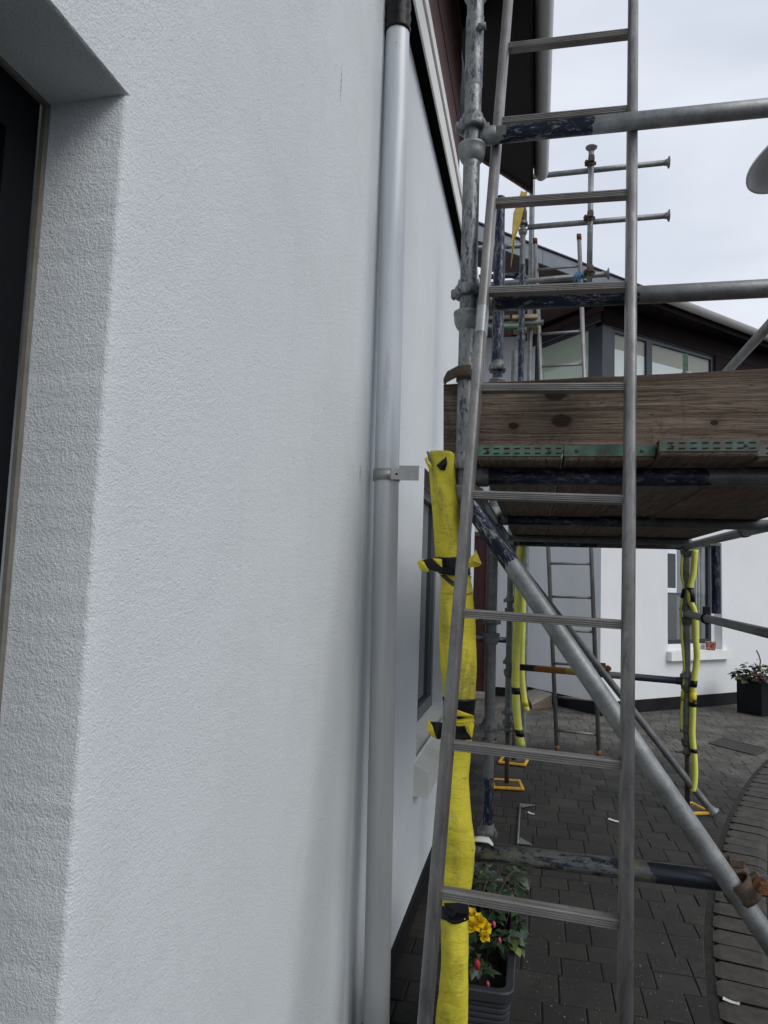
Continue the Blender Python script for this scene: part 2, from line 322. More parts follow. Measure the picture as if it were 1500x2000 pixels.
# ------------------------------------------------------------------ mesh helpers
class MB:
    def __init__(s): s.v = []; s.f = []; s.sm = []
    def add(s, vs, fs, smooth=False):
        o = len(s.v); s.v += [V(p) for p in vs]; s.f += [[i+o for i in f] for f in fs]; s.sm += [smooth]*len(fs); return s
    def box(s, lo, hi, M=None):
        x0, y0, z0 = lo; x1, y1, z1 = hi
        vs = [V(p) for p in ((x0,y0,z0),(x1,y0,z0),(x1,y1,z0),(x0,y1,z0),(x0,y0,z1),(x1,y0,z1),(x1,y1,z1),(x0,y1,z1))]
        if M is not None: vs = [M @ p for p in vs]
        return s.add(vs, [(0,3,2,1),(4,5,6,7),(0,1,5,4),(1,2,6,5),(2,3,7,6),(3,0,4,7)])
    def cbox(s, lo, hi, b, M=None):
        """box with chamfered edges"""
        lo, hi = V(lo), V(hi); c = (lo+hi)/2; h = (hi-lo)/2; vs = []; idx = {}
        for sx in (-1, 1):
            for sy in (-1, 1):
                for sz in (-1, 1):
                    for a in range(3):
                        q = V((sx*(h.x-b), sy*(h.y-b), sz*(h.z-b))); q[a] = (sx, sy, sz)[a]*h[a]
                        idx[(sx, sy, sz, a)] = len(vs); p = c+q; vs.append(M @ p if M is not None else p)
        fs = []
        for a in range(3):
            b1, b2 = (a+1) % 3, (a+2) % 3
            for sg in (-1, 1):
                ring = []
                for (p, q) in ((-1,-1),(1,-1),(1,1),(-1,1)):
                    k = [0,0,0]; k[a] = sg; k[b1] = p; k[b2] = q; ring.append(idx[(*k, a)])
                fs.append(ring if sg > 0 else ring[::-1])
            for p in (-1, 1):
                for q in (-1, 1):
                    k0 = [0,0,0]; k1 = [0,0,0]; k0[a] = -1; k1[a] = 1
                    for k in (k0, k1): k[b1] = p; k[b2] = q
                    r = [idx[(*k0, b1)], idx[(*k1, b1)], idx[(*k1, b2)], idx[(*k0, b2)]]
                    fs.append(r if p*q > 0 else r[::-1])
        for sx in (-1, 1):
            for sy in (-1, 1):
                for sz in (-1, 1):
                    r = [idx[(sx, sy, sz, a)] for a in range(3)]; fs.append(r if sx*sy*sz > 0 else r[::-1])
        return s.add(vs, fs)
    def lathe(s, prof, seg=20, M=None, smooth=True, caps=True):
        """prof: list of (r, z) about local Z"""
        vs = []; fs = []
        for (r, z) in prof:
            for i in range(seg):
                a = 2*math.pi*i/seg; vs.append(V((r*math.cos(a), r*math.sin(a), z)))
        for j in range(len(prof)-1):
            for i in range(seg):
                k = (i+1) % seg; fs.append((j*seg+i, j*seg+k, (j+1)*seg+k, (j+1)*seg+i))
        if M is not None: vs = [M @ p for p in vs]
        s.add(vs, fs, smooth)
        if caps:
            o = len(s.v)-len(vs); n_ = len(prof)
            s.f.append([o+i for i in range(seg)][::-1]); s.sm.append(False)
            s.f.append([o+(n_-1)*seg+i for i in range(seg)]); s.sm.append(False)
        return s
    def tube(s, p0, p1, r, seg=14):
        p0, p1 = V(p0), V(p1); d = p1-p0
        return s.lathe([(r, 0), (r, d.length)], seg, Matrix.Translation(p0) @ d.to_track_quat('Z', 'Y').to_matrix().to_4x4())
    def sweep(s, pts, secs, seg=16, ax=None, caps=True, smooth=True):
        """rings of half-axes (a, b) in the directions ax[i] = (A, B) about the points"""
        vs = []; fs = []
        for i, (p, (a, b)) in enumerate(zip(pts, secs)):
            A, B = ax[i] if isinstance(ax, list) else (ax or (V((1, 0, 0)), V((0, 1, 0))))
            for k in range(seg):
                t = 2*math.pi*k/seg; vs.append(V(p)+A*(a*math.cos(t))+B*(b*math.sin(t)))
        for j in range(len(pts)-1):
            for i in range(seg):
                k = (i+1) % seg; fs.append((j*seg+i, j*seg+k, (j+1)*seg+k, (j+1)*seg+i))
        s.add(vs, fs, smooth); o = len(s.v)-len(vs)
        if caps:
            s.f.append([o+i for i in range(seg)][::-1]); s.sm.append(False)
            s.f.append([o+(len(pts)-1)*seg+i for i in range(seg)]); s.sm.append(False)
        return s
    def wire(s, pts, r, seg=8):
        """round bar along a bent path"""
        pts = [V(p) for p in pts]; ax = []
        for i in range(len(pts)):
            d = (pts[min(i+1, len(pts)-1)]-pts[max(i-1, 0)]).normalized()
            a = d.cross(V((.31, .22, .92))).normalized(); ax.append((a, d.cross(a)))
        return s.sweep(pts, [(r, r)]*len(pts), seg, ax)
    def prism(s, poly, d, smooth=False):
        """polygon (3D points) pushed along the vector d"""
        n_ = len(poly); p = [V(q) for q in poly]; d = V(d)
        nrm = sum(((p[i]-p[0]).cross(p[(i+1) % n_]-p[0]) for i in range(1, n_-1)), V((0, 0, 0)))
        if nrm.dot(d) > 0: p = p[::-1]
        vs = p+[q+d for q in p]
        fs = [tuple(range(n_)), tuple(range(2*n_-1, n_-1, -1))]+[(i, i+n_, (i+1) % n_+n_, (i+1) % n_) for i in range(n_)]
        return s.add(vs, fs, smooth)
    def mesh(s, name):
        me = bpy.data.meshes.new(name); me.from_pydata([tuple(p) for p in s.v], [], s.f)
        me.polygons.foreach_set('use_smooth', s.sm); me.update(); return me

WM = {}
def link(name, data, parent=None, M=None, mat=None):
    o = bpy.data.objects.new(name, data); COL.objects.link(o)
    M = M or Matrix.Identity(4); WM[o] = M
    if parent is not None:
        o.parent = parent; o.matrix_local = WM[parent].inverted() @ M
    else: o.matrix_world = M
    if mat and data is not None and not data.materials: data.materials.append(MATS[mat])
    return o
def part(name, mb, mat, parent=None, M=None, label=None):
    o = link(name, mb.mesh(name), parent, M, mat)
    if label: o['label'] = label
    return o
def tag(o, label, cat, group=None):
    o['label'] = label; o['category'] = cat
    if group: o['group'] = group
    return o
def thing(name, loc, label, cat, group=None):
    o = bpy.data.objects.new(name, None); COL.objects.link(o); o.empty_display_size = .1
    M = Matrix.Translation(V(loc)); o.matrix_world = M; WM[o] = M
    return tag(o, label, cat, group)
def struct(o): o['kind'] = 'structure'; return o
def along(p0, p1):
    p0, p1 = V(p0), V(p1); d = p1-p0
    return Matrix.Translation(p0) @ d.to_track_quat('Z', 'Y').to_matrix().to_4x4(), d.length
def pole(name, p0, p1, r, mat, parent, seg=24, hollow=True, label=None):
    M, ln = along(p0, p1)
    b = MB().lathe([(r, 0), (r, ln)], seg, caps=not hollow)
    if hollow: b.lathe([(r, ln), (r-.0035, ln), (r-.0035, ln-.06), (.001, ln-.06)], seg, caps=False); b.lathe([(.001, .06), (r-.0035, .06), (r-.0035, 0), (r, 0)], seg, caps=False)
    return part(name, b, mat, parent, M, label)
RT_ = .02415                                   # scaffold tube radius

# ================================================================== SETTING: ground, paving, kerb
g = MB().add([(-250, -250, -.09), (250, -250, -.09), (250, 250, -.09), (-250, 250, -.09)], [(0, 1, 2, 3)])
struct(part('ground', g, 'asphalt'))
KIN = [V((.93, 1.2)), V((1.0, 1.9)), V((1.14, 2.81)), V((1.2, 3.16)), V((1.31, 3.68)), V((1.52, 4.42)), V((1.73, 5.09)), V((2.06, 5.97)), V((2.47, 6.91)), V((3.0, 7.9)), V((3.75, 9.0)), V((4.7, 10.1)), V((6.5, 11.8))]
def smooth_curve(P, step):
    o = []
    for i in range(len(P)-1):
        p0, p1, p2, p3 = P[max(i-1, 0)], P[i], P[i+1], P[min(i+2, len(P)-1)]
        for k in range(40):
            t = k/40; o.append(.5*((2*p1)+(p2-p0)*t+(2*p0-5*p1+4*p2-p3)*t*t+(3*p1-p0-3*p2+p3)*t**3))
    o.append(P[-1]); r = [o[0]]; acc = 0
    for a, b in zip(o, o[1:]):
        d = (b-a).length
        while acc+d >= step:
            t = (step-acc)/d; a = a+(b-a)*t; r.append(a); d = (b-a).length; acc = 0
        acc += d
    return r
KC = smooth_curve(KIN, .150)
def nrm2(i):
    d = (KC[min(i+1, len(KC)-1)]-KC[max(i-1, 0)]).normalized(); return V((d.y, -d.x))
pv = MB(); poly = [V((-3, -3, -.008)), V((.93, -3, -.008))]+[V((p.x+.03, p.y, -.008)) for p in KC]+[V((6.5, 16, -.008)), V((-3, 16, -.008))]
pv.v = poly; pv.f = [list(range(len(poly)))]; pv.sm = [False]
paving = struct(part('paving', pv, 'joint_soil'))
def kerb_x(y):
    for a, b in zip(KC, KC[1:]):
        if a.y <= y <= b.y: return a.x+(b.x-a.x)*(y-a.y)/max(1e-6, b.y-a.y), (b-a).normalized()
    return (KC[0].x, V((0, 1))) if y < KC[0].y else (6.5, V((0, 1)))
def clip(poly, P, n):
    o = []
    for a, b in zip(poly, poly[1:]+poly[:1]):
        da, db = (a-P).dot(n), (b-P).dot(n)
        if da <= 0: o.append(a)
        if (da < 0 < db) or (db < 0 < da): o.append(a+(b-a)*(da/(da-db)))
    return o
def paver_mb(poly, b=.004, M=None):
    mb = MB(); n_ = len(poly); c = sum(poly, V((0, 0)))/n_
    top = []
    for p in poly:
        d = c-p; top.append(V((p.x+d.x*min(.25, b*1.6/max(d.length, .01)), p.y+d.y*min(.25, b*1.6/max(d.length, .01)), 0)))
    vs = top+[V((p.x, p.y, -b*.8)) for p in poly]+[V((p.x, p.y, -.02)) for p in poly]
    fs = [tuple(range(n_))]
    for k in (0, 1):
        for i in range(n_):
            j = (i+1) % n_; fs.append((k*n_+j, k*n_+i, (k+1)*n_+i, (k+1)*n_+j))
    return mb.add([M @ p for p in vs] if M is not None else vs, fs)
cand = []
y = 1.05
while y < 12.2:
    PITCH_ROW = random.choice((.135, .135, .155, .195))
    x = -.9-random.random()*.2
    kx, kd = kerb_x(y+.08)
    while x < min(kx, 6.4):
        ln = random.choice((.105, .135, .155, .155, .195))
        ex = random.uniform(-.004, .004); q = [V((x+.0014, y+.0022)), V((x+ln-.0014, y+.0022)), V((x+ln-.0014+ex*.3, y+PITCH_ROW-.0022)), V((x+.0014+ex*.3, y+PITCH_ROW-.0022))]
        full = True
        if x+ln > kx-.16:
            n_ = V((kd.y, -kd.x)); q2 = clip(q, V((kx, y+.08))-n_*.012, n_)
            full = len(q2) == 4 and all((a-b).length < 1e-5 for a, b in zip(q, q2)); q = q2
        if len(q) > 2:
            c2 = sum(q, V((0, 0)))/len(q); area = abs(sum(a.x*b.y-b.x*a.y for a, b in zip(q, q[1:]+q[:1])))/2
            if area > .002:
                P = px((c2.x, c2.y, 0)); vis = 770 < P[0] < 1520 and P[1] < 2040 and P[2] > 0 and c2.x > .01
                cand.append((-(area/P[2]**3) if vis else 1, random.random(), q, ln if full else None, V((x, y))))
        x += ln
    y += PITCH_ROW
cand.sort(key=lambda c_: c_[:2]); shared = {}; rest = MB()
for i, (sc_, _, q, ln, org) in enumerate(cand):
    tilt = Matrix.Rotation(random.gauss(0, .006), 4, 'X') @ Matrix.Rotation(random.gauss(0, .006), 4, 'Y')
    c2 = sum(q, V((0, 0)))/len(q); T = Matrix.Translation((c2.x, c2.y, random.uniform(-.003, .0))) @ tilt
    loc = [p-c2 for p in q]
    if sc_ < 0 and i < 300:
        if ln:
            kk = (round(ln, 3), round(max(p.y for p in q)-min(p.y for p in q), 3))
            if kk not in shared: shared[kk] = paver_mb(loc).mesh('paver')
            me = shared[kk]
        else: me = paver_mb(loc).mesh('paver')
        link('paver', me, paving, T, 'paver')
    else:
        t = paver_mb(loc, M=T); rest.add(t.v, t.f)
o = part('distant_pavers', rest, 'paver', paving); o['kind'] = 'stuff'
# kerb: soldier course with a sloped outer nose
kerb = MB()
for a, b in ((0, .02),):
    vs = []; fs = []
    for i, p in enumerate(KC):
        n_ = nrm2(i); vs += [V((p.x+n_.x*.02, p.y+n_.y*.02, -.016)), V((p.x+n_.x*.26, p.y+n_.y*.26, -.016)), V((p.x+n_.x*.34, p.y+n_.y*.34, -.088))]
    for i in range(len(KC)-1):
        for k in (0, 1): fs.append((i*3+k, i*3+k+1, i*3+k+4, i*3+k+3))
    kerb.add(vs, fs)
kerb = struct(part('kerb', kerb, 'joint_soil'))
for i in range(len(KC)-1):
    p, q = KC[i], KC[i+1]
    if p.y > 9.5 or p.y < 1.9: continue
    n0 = nrm2(i); t_ = (q-p).normalized(); h = (q-p).length
    prof = [(.014, -.05), (.014, -.012), (.024, -.001), (.048, .003), (.205, .003), (.235, -.006), (.300, -.066), (.300, -.088)]; rnd_ = (.026, .026, .020, .0, .0, .0, .002, .002); top_ = random.uniform(.8, 1.2)
    jit = random.uniform(-.003, .003); vs = []; fs = []
    n1 = nrm2(i+1)
    for (base, nn, sft) in ((p, n0, .0065), (q, n1, -.0065)):
        for (e, z), rr in zip(prof, rnd_):
            bb = base+nn*e+t_*(sft+math.copysign(rr*top_, sft)); vs.append(V((bb.x, bb.y, z+jit)))
    k = len(prof)
    for a in range(k-1): fs.append((a, a+1, a+1+k, a+k))
    fs += [tuple(range(k))[::-1], tuple(range(k, 2*k))]
    part('kerb_brick', MB().add(vs, fs), 'kerb_block', kerb)

# ================================================================== NEAR HOUSE
house = thing('rendered_house', (-.5, 2.5, 0), 'white rough-rendered house wall filling the left half, with metal downpipe and dark eaves', 'house')
Y0, Y1, ZT = -1.3, 6.1, 3.60
WY0, WY1, WZ0, WZ1 = -.75, .75, .25, 2.096          # near window opening
SY0, SY1, SZ0, SZ1 = 3.25, 4.45, .70, 2.02          # far window opening
JY = 2.08                                           # joint beside the downpipe
def wx(y):                                          # slight step of the render at the joint
    if y < JY-.10: return .0
    if y < JY: t = (y-JY+.10)/.10; return -.0025*t*t*(3-2*t)
    if y < JY+.012: return -.007
    return -.003
def face(mb, ys, zs, xf=lambda y_, z_: wx(y_)):
    vs = [V((xf(a, b), a, b)) for a in ys for b in zs]; nz_ = len(zs)
    fs = [(i*nz_+j, (i+1)*nz_+j, (i+1)*nz_+j+1, i*nz_+j+1) for i in range(len(ys)-1) for j in range(nz_-1)]
    mb.add(vs, fs, True)
wall = MB()
jl = [JY-.10+.01*k for k in range(11)]+[JY+.004, JY+.012, JY+.018]
face(wall, [Y0, WY0], [0, ZT]); face(wall, [WY0, WY1], [WZ1, ZT]); face(wall, [WY0, WY1], [0, WZ0])
# reveal edge, cut unevenly
ez = [WZ0+(WZ1-WZ0)*k/260 for k in range(261)]
def ej(z): return .0022*noise.noise(V((z*55, 3.1, 0)))+.0012*noise.noise(V((z*160, 9.1, 0)))
vs = []; fs = []
for z_ in ez:
    e = ej(z_); vs += [V((0, WY1+.05, z_)), V((0, WY1+.007+e, z_)), V((-.002, WY1+.002+e, z_)), V((-.007, WY1+e*.7, z_)), V((-.112, WY1+.003, z_))]
for i in range(260):
    for k in range(4): fs.append((i*5+k+1, i*5+k, (i+1)*5+k, (i+1)*5+k+1))
wall.add(vs, fs, True)
face(wall, [WY1, WY1+.05], [WZ1, ZT]); face(wall, [WY1, WY1+.05], [0, WZ0])
ey = [WY0+(WY1+.007-WY0)*k/200 for k in range(201)]; vs = []; fs = []
for y_ in ey:
    e = ej(y_+7); vs += [V((0, y_, WZ1)), V((-.003, y_, WZ1-.003+e)), V((-.112, y_, WZ1-.004))]
for i in range(200):
    for k in range(2): fs.append((i*3+k, i*3+k+1, (i+1)*3+k+1, (i+1)*3+k))
wall.add(vs, fs, True)
wall.add([(0, WY0, WZ0), (0, WY0, WZ1), (-.112, WY0, WZ1), (-.112, WY0, WZ0)], [(0, 1, 2, 3)])
wall.add([(0, WY0, WZ0), (-.112, WY0, WZ0), (-.112, WY1, WZ0), (0, WY1, WZ0)], [(0, 1, 2, 3)])
face(wall, [WY1+.05, .95, 1.3, 1.6, JY-.13, JY-.115]+jl+[2.6, SY0], [0, .5, 1, 1.5, 2, 2.5, 3, ZT])
face(wall, [SY0, SY1], [SZ1, ZT]); face(wall, [SY0, SY1], [0, SZ0]); face(wall, [SY1, Y1], [0, ZT])
RV = -.10
wall.add([(wx(3.3), SY0, SZ0), (wx(3.3), SY0, SZ1), (RV, SY0, SZ1), (RV, SY0, SZ0)], [(0, 1, 2, 3)])
wall.add([(wx(3.3), SY1, SZ0), (RV, SY1, SZ0), (RV, SY1, SZ1), (wx(3.3), SY1, SZ1)], [(0, 1, 2, 3)])
wall.add([(wx(3.3), SY0, SZ1), (wx(3.3), SY1, SZ1), (RV, SY1, SZ1), (RV, SY0, SZ1)], [(0, 1, 2, 3)])
wall.add([(-.006, Y1, 0), (-6, Y1, 0), (-6, Y1, ZT), (-.006, Y1, ZT)], [(0, 1, 2, 3)])
wall.add([(-.006, Y0, ZT), (-.006, Y1, ZT), (-6, Y1, ZT), (-6, Y0, ZT)], [(0, 1, 2, 3)])
part('wall', wall, 'white_render', house, label='rough white rendered wall')
part('plinth', MB().box((-.05, Y0, 0), (.010, Y1+.012, .100)), 'black_paint', house, label='black painted plinth band')
# near window
nw = part('window', MB().box((-.17, WY0, WZ0), (-.116, WY1-.010, WZ0+.06)).box((-.17, WY0, WZ1-.075), (-.116, WY1-.010, WZ1-.008)).box((-.17, WY1-.062, WZ0+.06), (-.116, WY1-.010, WZ1-.075)), 'night_frame', house, label='dark framed window at the left edge')
part('pane', MB().box((-.150, WY0, WZ0+.06), (-.138, WY1-.062, WZ1-.075)), 'dark_glass', nw)
part('sealant_bead', MB().box((-.116, WY1-.006, WZ0), (-.110, WY1+.002, WZ1-.010)).box((-.116, WY0, WZ1-.010), (-.110, WY1+.002, WZ1-.003)), 'bead_seal', nw)
part('backing', MB().box((-.35, WY0, WZ0), (-.30, WY1+.1, WZ1)), 'room_dark', nw)
# far window with projecting sill
fwn = part('window', MB().box((RV-.06, SY0+.004, SZ0+.03), (RV-.002, SY0+.07, SZ1-.004)).box((RV-.06, SY1-.07, SZ0+.03), (RV-.002, SY1-.004, SZ1-.004)).box((RV-.06, SY0+.07, SZ0+.03), (RV-.002, SY1-.07, SZ0+.10)).box((RV-.06, SY0+.07, SZ1-.07), (RV-.002, SY1-.07, SZ1-.004)), 'grey_frame', house, label='grey framed window behind the yellow foam')
part('pane', MB().box((RV-.04, SY0+.07, SZ0+.10), (RV-.025, SY1-.07, SZ1-.07)), 'dark_glass', fwn)
sl = MB(); prof = [(RV, SZ0+.03), (.064, SZ0-.052), (.064, SZ0-.156), (RV, SZ0-.156)]
sl.prism([V((x_, SY0-.05, z_)) for x_, z_ in prof], (0, SY1-SY0+.10, 0)); part('sill', sl, 'cream_paint', fwn)
# eaves: vent gap, white trim, brown cladding, sloping soffit and gutter
TZ = 3.60; YE = 3.9
part('vent_strip', MB().box((-.05, Y0, ZT+.001), (.046, Y1, ZT+.03)), 'black_vent', house)
trm = part('trim', MB().box((-.05, Y0, TZ+.032), (.044, Y1, TZ+.125)).box((.044, Y0, TZ-.004), (.052, Y1, TZ+.125)), 'white_paint', house, label='white trim bar along the wall head')
part('trim_cap', MB().box((-.05, Y0, TZ+.126), (.062, Y1, TZ+.190)), 'white_paint', trm)
part('roof', MB().box((-6, YE+.03, ZT+.05), (-.052, Y1, ZT+.17)), 'zinc', house)
for i in range(7): part('cladding_board', MB().box((-.05, Y0, TZ+.192+i*.15), (.046-.004*(i % 2), YE, TZ+.340+i*.15)), 'brown_board', house)
YR = 5.2
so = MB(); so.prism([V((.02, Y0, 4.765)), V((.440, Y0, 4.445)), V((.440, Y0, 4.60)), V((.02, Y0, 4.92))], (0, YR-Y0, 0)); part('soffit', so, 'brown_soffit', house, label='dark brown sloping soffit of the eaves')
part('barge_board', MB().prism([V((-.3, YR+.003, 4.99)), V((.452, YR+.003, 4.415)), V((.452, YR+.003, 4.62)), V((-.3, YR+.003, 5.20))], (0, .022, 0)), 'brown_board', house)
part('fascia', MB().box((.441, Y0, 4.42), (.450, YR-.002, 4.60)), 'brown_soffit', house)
gm = MB(); gc = V((.510, 0, 4.595)); ring = [(math.pi+math.pi*k/14) for k in range(15)]
po = [V((gc.x+.054*math.cos(a), Y0, gc.z+.078*math.sin(a))) for a in ring]+[V((gc.x+.048*math.cos(a), Y0, gc.z+.072*math.sin(a))) for a in ring[::-1]]
gm.prism(po, (0, YR-Y0+.01, 0)); gm.f = gm.f[2:]; gm.sm = [True]*len(gm.f)
gut = part('gutter', gm, 'gutter_grey', house, label='grey half-round gutter under the eaves')
cap = MB(); cp = [V((gc.x+.0535*math.cos(a), YR+.008, gc.z+.0775*math.sin(a))) for a in ring]; cap.prism(cp, (0, .006, 0)); part('end_cap', cap, 'gutter_grey', gut)
part('roof_edge', MB().prism([V((.43, Y0, 4.63)), V((.56, Y0, 4.61)), V((-.6, Y0, 5.52)), V((-.6, Y0, 5.50))], (0, YR+.02-Y0, 0)), 'slate_roof', house)
# downpipe
PY = 2.14
pb, pm, pt = onY(735, 1990, PY), onY(755, 930, PY), onY(777, 60, PY)
ptop = pm+(pt-pm)*1.35; pbot = pm+(pb-pm)*1.0; pbot = pm+(pb-pm)*((.03-pm.z)/(pb.z-pm.z))
pipe = MB(); path = [pbot+(pm-pbot)*k/6 for k in range(7)]+[pm+(ptop-pm)*k/6 for k in range(1, 7)]
PR = .0385
pipe.sweep(path, [(PR, PR)]*len(path), 32)
pipe = part('downpipe', pipe, 'pipe_alu', house, label='bright aluminium downpipe fixed to the white wall')
tp = MB(); tz0 = onY(775, 66, PY).z; pts = []; secs = []
for k in range(14):
    z_ = tz0+k*.0125; f_ = (z_-pm.z)/(ptop.z-pm.z); pts.append(pm+(ptop-pm)*f_+V((0, 0, 0))); secs.append((PR+.003+.0022*math.sin(k*1.9), PR+.003+.0022*math.cos(k*2.7)))
tp.sweep(pts, secs, 28); part('tape_wrap', tp, 'black_tape', pipe, label='black tape wound round the top of the pipe')
bk = MB(); bz = onY(755, 929, PY)
bk.lathe([(PR+.0005, -.017), (PR+.004, -.017), (PR+.004, .017), (PR+.0005, .017)], 28, Matrix.Translation(V((pm.x, PY, bz.z))), caps=False)
a0 = V((pm.x+PR*.55, PY-.037, bz.z)); MBk = Matrix.Translation(a0) @ Matrix.Rotation(rad(4), 4, 'Z')
bk.box((0, -.003, -.017), (.028, .0005, .016), MBk).box((.026, -.008, -.020), (.086, -.0045, .022), MBk).box((.026, -.008, .0222), (.086, .012, .0250), MBk)
br = part('bracket', bk, 'bracket_alu', pipe, label='metal pipe clip with a drilled side plate')
for (dx, dz) in ((.018, -.001), (.073, 0)):
    p = MBk @ V((dx, -.0035 if dx < .02 else -.0085, dz)); part('bolt_hole', MB().lathe([(.0035, 0), (.0035, .0016)], 12, Matrix.Translation(p) @ Matrix.Rotation(rad(90), 4, 'X')), 'slot_black' if dx < .02 else 'white_plastic', br)

# ================================================================== SCAFFOLD beside the near house
scaf = thing('scaffold', (.93, 3.6, 0), 'galvanised tube scaffold with boarded deck standing along the white wall', 'scaffold')
SX, OX = .313, 1.54
def cup_mesh():
    lo = MB().lathe([(.0245, -.078), (.030, -.073), (.036, -.060), (.0385, -.050), (.0385, -.036), (.0405, -.034), (.0405, -.027), (.036, -.024), (.033, -.027), (.0245, -.034)], 24, caps=False)
    hi = MB().lathe([(.025, .020), (.038, .018), (.0425, .022), (.0425, .034), (.039, .044), (.031, .056), (.030, .066), (.025, .068)], 24, caps=False)
    for k in range(4):
        a = k*math.pi/2+.5; M = Matrix.Rotation(a, 4, 'Z'); hi.cbox((.036, -.010, .016), (.049, .010, .044), .004, M)
    return lo.mesh('lower_cup'), hi.mesh('top_cup')
CUPS = cup_mesh()
for me in CUPS: me.materials.append(MATS['galv_flaky'])
CUPD = tuple(me.copy() for me in CUPS)
for me in CUPD: me.materials[0] = MATS['galv_dull']
def cups(st, x, y_, zs, dull=False):
    for z_ in zs:
        for nm, me in zip(('lower_cup', 'top_cup'), CUPD if dull else CUPS):
            link(nm, me, st, Matrix.Translation((x, y_, z_)) @ Matrix.Rotation(random.random()*6, 4, 'Z'))
def jack(st, x, y_, z_top, mat='dirty_iron'):
    b = MB().lathe([(.017, .012), (.017, z_top)], 14, Matrix.Translation((x, y_, 0)))
    part('jack_rod', b, mat, st)
    b = MB().lathe([(.019, z_top-.03), (.030, z_top-.03), (.030, z_top), (.019, z_top)], 14, Matrix.Translation((x, y_, 0)))
    a = random.uniform(-.5, .5); d = V((math.cos(a), math.sin(a), 0))
    b.cbox((-.075, -.008, -.008), (.075, .008, .006), .003, Matrix.Translation((x, y_, z_top-.015)) @ Matrix.Rotation(a, 4, 'Z'))
    part('jack_nut', b, 'galv_dull', st)
    part('base_plate', MB().box((x-.07, y_-.07, .0155), (x+.07, y_+.07, .022)), 'dirty_iron', st)
S = {}
def standard(key, x, y_, z0, z1, mat, zs, dull=False, jk=True, parent=None):
    o = pole('standard', (x, y_, z0), (x, y_, z1), RT_, mat, parent or scaf); S[key] = o; cups(o, x, y_, zs, dull)
    if jk: jack(o, x, y_, z0)
    return o
ZD, ZM, ZTOP, ZL = 1.785, 2.281, 2.779, .794
s1 = standard('s1', SX, 1.95, .10, 4.7, 'galv_flaky', (ZTOP, ZM, ZD, 1.285, ZL, 3.28, 3.78))
part('spigot_bolt', MB().tube((SX+.012, 1.925, 3.10), (SX+.034, 1.925, 3.10), .010), 'galv_dull', s1)
part('spigot_sleeve', MB().lathe([(.0245, 2.93), (.0262, 2.935), (.0262, 3.15), (.0245, 3.155)], 24, Matrix.Translation((SX, 1.95, 0)), caps=False), 'galv_flaky', s1)
standard('s2', SX, 3.40, .17, 2.40, 'galv_dull', (ZD, 1.285, .80, .33), True)
s2u = pole('standard', (SX+.004, 3.40, 2.40), (SX, 3.40, 3.40), RT_, 'blue_post', scaf)
part('spigot_sleeve', MB().lathe([(.0245, 2.52), (.034, 2.522), (.030, 2.56), (.0285, 2.60), (.0285, 3.14), (.0245, 3.16)], 20, Matrix.Translation((SX+.002, 3.40, 0)), caps=False), 'blue_post', s2u)
cups(s2u, SX+.003, 3.4, (2.50,), True)
part('blue_coat', MB().lathe([(.0246, .34), (.0250, .345), (.0250, .60), (.0246, .605)], 24, Matrix.Translation((SX, 3.4, 0)), caps=False), 'blue_post', S['s2'])
s3x, s3y = .327, 5.50
standard('s3', s3x, s3y, .42, 3.30, 'galv_dull', (1.80, 1.33, .872, .50), True)
Rx, Ry = 1.545, 5.32
standard('R', Rx, Ry, .40, 3.05, 'galv', (1.795, 1.325, .865, .50), True)
part('spigot', MB().cbox((Rx-.018, Ry-.004, 3.05), (Rx+.018, Ry+.004, 3.18), .002).box((Rx-.004, Ry-.0052, 3.15), (Rx+.004, Ry-.0041, 3.16)).box((Rx-.004, Ry-.0052, 3.11), (Rx+.004, Ry-.0041, 3.12)), 'green_band', S['R'])
standard('o1', OX+.012, 1.95, .10, 3.4, 'galv', (ZTOP, ZM, ZD, ZL))
E0 = SX+.034
def ledger(name, p0, p1, mat, ends=True):
    o = pole(name, p0, p1, RT_, mat, scaf, hollow=False)
    if ends:
        p0, p1 = V(p0), V(p1); d = (p1-p0).normalized()
        for e, sg in ((p0, -1), (p1, 1)):
            b = MB(); M, _ = along(e, e+d*sg)
            b.lathe([(.0245, -.035), (.0265, -.030), (.0265, -.004), (.022, .003)], 16, M, caps=False); b.cbox((-.006, -.020, -.002), (.006, .020, .018), .002, M) if abs(d.z) < .5 else None
            part('end_blade', b, mat, o)
    return o
ledger('guard_rail', (E0, 1.95, ZTOP), (OX-.03, 1.95, ZTOP+.006), 'galv_end_blue')
ledger('guard_rail', (E0, 1.95, ZM), (OX-.03, 1.95, ZM+.006), 'galv_long_blue')
ledger('transom', (E0, 1.95, ZD), (OX-.03, 1.95, ZD+.006), 'deck_tube')
ledger('transom', (E0, 1.95, ZL+.002), (OX-.03, 1.95, ZL-.006), 'low_tube')
ledger('transom', (E0, 3.40, 1.795), (OX+.08, 3.40, 1.790), 'deck_tube')
ledger('transom', (SX-.02, 4.72, 1.792), (OX-.10, 4.72, 1.788), 'galv_dull', False)
ledger('transom', (s3x+.034, s3y, 1.80), (Rx-.034, Ry, 1.795), 'deck_tube')
ledger('ledger', (SX, 1.985, ZD), (SX, 3.366, 1.79), 'galv')
ledger('ledger', (SX, 3.434, 1.79), (s3x, s3y-.034, 1.80), 'galv')
ledger('ledger', (OX+.006, 1.985, ZD+.01), (Rx, Ry-.034, 1.795), 'galv')
ledger('ledger', (OX+.006, 1.985, 1.300), (Rx, Ry-.034, 1.325), 'galv')
ledger('guard_rail', (OX+.006, 1.985, 2.718), (Rx, Ry-.034, 2.718), 'galv')
ledger('ledger', (s3x+.034, s3y, .872), (Rx-.034, Ry, .862), 'striped_tube')
